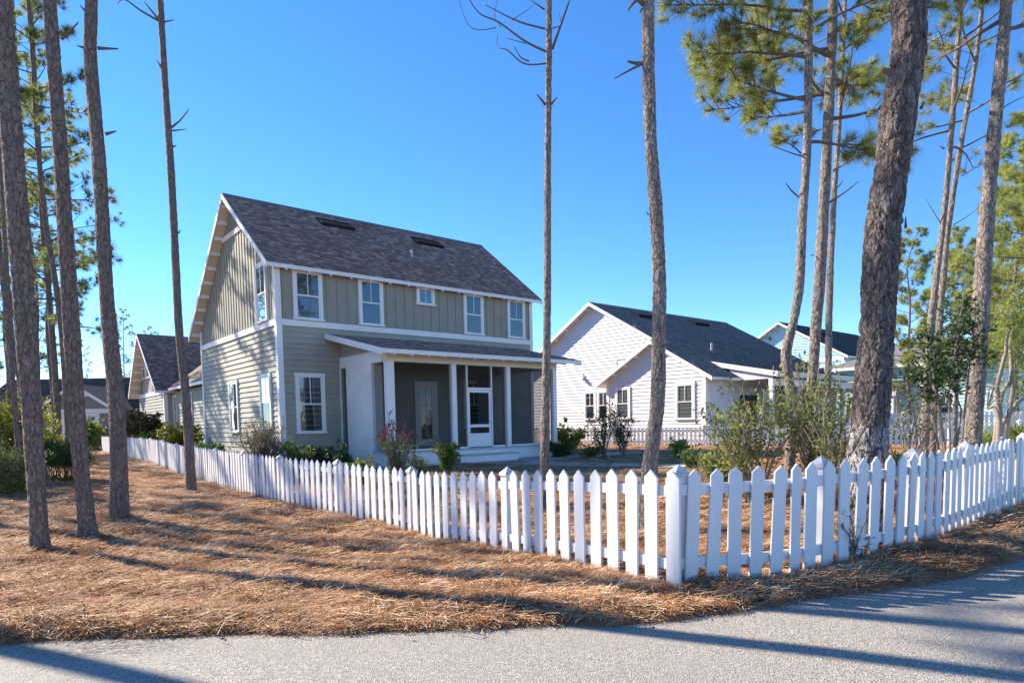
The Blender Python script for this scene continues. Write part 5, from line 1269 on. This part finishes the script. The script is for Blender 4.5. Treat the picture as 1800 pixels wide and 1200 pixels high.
bo = mb.build('berries', M['berry'], hr, fix=False); bo['kind'] = 'stuff'
# magnolia, crooked tree, yellow shrubs, palmettos
shrub('magnolia_tree', 'bronze leaved magnolia before the green garage wall', 247, 790, 33.0, 1.7, 2.15, M['leaf_bronze'], 'tree', n_stem=26, leaves=2600, L=.19, W=.085, seed=21, low=.02, up=.5, clump=.12)
GE = 'bright shrubs inside the fence end'
shrub('shrub', 'yellow shrub just outside the far end of the fence', 165, 800, 43.0, 2.2, 1.9, M['leaf_yellow'], group=GE, leaves=1500, L=.17, W=.08, seed=22)
shrub('shrub', 'yellow green shrub by the garage corner above the fence', 318, 790, 30.0, 2.2, 1.35, M['leaf_yellow'], group=GE, leaves=1300, L=.15, W=.07, seed=23)
shrub('shrub', 'low yellow green shrub under the magnolia', 280, 790, 32.0, 1.8, 1.2, M['leaf_yellow'], group=GE, leaves=1000, L=.15, W=.07, seed=24)
GS = 'understory shrubs at the left edge'
shrub('shrub', 'tall yellow green shrub at the left edge behind the trunks', 8, 850, 18.0, 2.6, 2.2, M['leaf_yellow'], group=GS, leaves=4200, L=.09, W=.045, seed=25, n_stem=24)
shrub('shrub', 'pale olive shrub at the left edge before the yellow one', 18, 880, 14.5, 1.7, 1.1, M['leaf_olive'], group=GS, leaves=4200, L=.06, W=.028, seed=26, n_stem=24, low=.02)
shrub('shrub', 'yellow shrub between the left trunks behind the palmetto', 60, 840, 20.0, 1.9, 1.6, M['leaf_yellow'], group=GS, leaves=2200, L=.09, W=.04, seed=27)
shrub('shrub', 'dark shrub left of the magnolia far along the strip', 152, 800, 36.0, 1.6, 1.9, M['leaf_green'], group=GS, leaves=1500, L=.13, W=.06, seed=28)
shrub('shrub', 'olive understory bush deep in the left wood', -10, 830, 26.0, 3.4, 2.6, M['leaf_olive'], group=GS, leaves=3000, L=.12, W=.05, seed=29, n_stem=26)
def frond_mesh(nb, L, seed, mat):
    r = random.Random(seed); mb = MB()
    mb.tube([(0, 0, 0), (0, .02, .3), (0, .08, .6)], [.008, .007, .005], 4, cap=False); b = Vector((0, .08, .6))
    for k in range(nb):
        a = (k / (nb - 1) - .5) * 3.6; l = L * (1 - .25 * abs(a) / 1.8) * r.uniform(.9, 1.1); d = Vector((math.sin(a), .45, math.cos(a))).normalized(); sx = Vector((math.cos(a), 0, -math.sin(a))) * .017
        m_ = b + d * l * .55; e = b + d * l + Vector((0, .03, -.12 * l)); mb.add([b, m_ + sx, e, m_ - sx], [(0, 1, 2, 3)])
    return mb.mesh('frond', mat, fix=False)
FD = [frond_mesh(18, .55, i, M['leaf_palm']) for i in range(3)]; FLM = [frond_mesh(18, .55, i + 9, M['leaf_palmlime']) for i in range(3)]
def palmetto(label, px, py, Y, sc, n, protos, seed, group='saw palmettos'):
    r = random.Random(seed); g = at(px, py, Y); root = empty('palmetto', (g.x, g.y, terrain(g.x, g.y) - .03)); tag(root, label, 'palmetto', group)
    for i in range(n):
        o = link('frond', protos[i % 3], root); o.rotation_euler = (r.uniform(-.1, .95), r.uniform(-.25, .25), i * 2.4 + r.uniform(-.4, .4)); o.location = (r.gauss(0, .22) * sc, r.gauss(0, .22) * sc, 0); o.scale = (sc,) * 3
palmetto('dark green palmetto clump between the left pine trunks', 110, 840, 18.5, 1.25, 44, FD, 1)
palmetto('dark palmetto right of the clump close behind the second trunk', 128, 835, 19.5, 1.0, 26, FD, 2)
palmetto('lime palmetto fan right of the massive trunk', 1583, 815, 12.0, .75, 14, FLM, 3)
palmetto('bright palmetto by the crooked tree at the right edge', 1790, 790, 16.5, 1.1, 20, FLM, 4)
palmetto('green palmetto left of the crooked tree', 1742, 790, 17.5, .9, 16, FLM, 5)
palmetto('mixed green palmetto at the left edge under the shrubs', 5, 860, 16.0, .9, 20, FLM, 6)
ck = at(1765, 800, 13.0); kr = empty('crooked_tree', (ck.x, ck.y, 0)); tag(kr, 'crooked pale multi stemmed small tree at the right edge', 'tree')
st = MB(); o = Vector(kr.location); r = random.Random(5); pos, dirs = [], []
stems = [[(1748, 850), (1750, 770), (1756, 715), (1762, 690), (1780, 660), (1796, 620)], [(1752, 850), (1757, 740), (1748, 715), (1735, 718)], [(1750, 850), (1762, 745), (1790, 705), (1812, 695)], [(1754, 850), (1758, 730), (1752, 680), (1768, 620), (1772, 560)], [(1765, 850), (1768, 760), (1780, 690), (1776, 600), (1790, 540)]]
for S_ in stems:
    P = [at(*q, 13.0 + r.uniform(-.3, .3)) - o for q in S_]; P[0].z = -.1
    st.tube(P, [.062 * (1 - .75 * k / len(P)) for k in range(len(P))], 9, cap=False)
    for k in range(26):
        p = P[-1].lerp(P[-2], r.random()) + Vector((0, 0, r.uniform(.0, .5))); d = Vector((r.gauss(0, 1), r.gauss(0, 1), r.gauss(.5, .6))).normalized(); e = p + d * r.uniform(.2, .6); st.tube([P[-1], p, e], [.008, .006, .002], 3, cap=False)
        if S_ is stems[1]: continue
        for q in range(38): pos.append(p.lerp(e, r.random()) + Vector((r.gauss(0, .1), r.gauss(0, .1), r.gauss(0, .1)))); dirs.append((d + Vector((r.gauss(0, .6), r.gauss(0, .6), r.gauss(0, .6)))).normalized())
st.build('trunk', M['palewood'], kr, smooth=True, fix=False); link('crown', leaf_cloud(pos, dirs, .10, .016, M['leaf_lime']), kr)

# ------------------------------------------------------------------ small things
lt = MB(); rl = random.Random(31)
for k in range(150):
    x = rl.uniform(-6.5, 6.5); y = float(edge_y(x)) + abs(rl.gauss(0, 1)) * 2.2 - .15
    z = float(bed_z(np.array([x]), np.array([y]))[0]) + .022 if y > edge_y(x) else -.024
    a = rl.uniform(0, 6.28); L = rl.uniform(.06, .32); p = Vector((x, y, z)); d = Vector((math.cos(a), math.sin(a), rl.uniform(-.05, .12)))
    lt.tube([p, p + d * L * .5 + Vector((0, 0, rl.uniform(0, .015))), p + d * L + Vector((rl.gauss(0, .02), rl.gauss(0, .02), 0))], [.005, .004, .002], 5)
for k in range(260):
    x = rl.uniform(-6.5, 6.5); y = float(edge_y(x)) + abs(rl.gauss(0, 1)) * 2.6 - .25
    z = float(bed_z(np.array([x]), np.array([y]))[0]) + .026 if y > edge_y(x) else -.024
    c = Vector((x, y, z)); a = rl.uniform(0, 6.28); e1 = Vector((math.cos(a), math.sin(a), rl.uniform(-.2, .3))) * rl.uniform(.012, .03); e2 = Vector((-math.sin(a), math.cos(a), rl.uniform(-.2, .3))) * rl.uniform(.008, .018)
    lt.add([c - e1, c - e2, c + e1, c + e2, c + Vector((0, 0, .008))], [(0, 1, 4), (1, 2, 4), (2, 3, 4), (3, 0, 4)])
tag(lt.build('litter', M['twig'], None, fix=False), 'fallen twigs and bark flakes scattered over the straw and road edge', 'litter', kind='stuff')
pcn = on_ground(1160, 1056); pr_ = empty('pine_cone', (pcn.x, pcn.y - .02, pcn.z + .115)); tag(pr_, 'brown pine cone lying at the foot of the corner post', 'pine cone')
pr_.rotation_euler = (1.3, .2, .9)
mb = MB(); mb.tube([(0, 0, -.05), (0, 0, 0), (0, 0, .055)], [.018, .022, .008], 8); mb.build('core', M['cone'], pr_)
scm = MB(); scm.hexa([(-.009, 0, -.004), (.009, 0, -.004), (.013, .030, .004), (-.013, .030, .004), (-.009, 0, .002), (.009, 0, .002), (.010, .030, .013), (-.010, .030, .013)]); scme = scm.mesh('scale', M['cone'])
for i in range(60):
    t = i / 59; o_ = link('scale', scme, pr_); o_.location = (0, 0, -.05 + .105 * t); o_.rotation_euler = (.1 + .9 * t, 0, i * 2.4); s_ = 1.15 - .75 * abs(t - .38); o_.scale = (s_, s_, s_)
pr_.scale = (1.35, 1.35, 1.35)
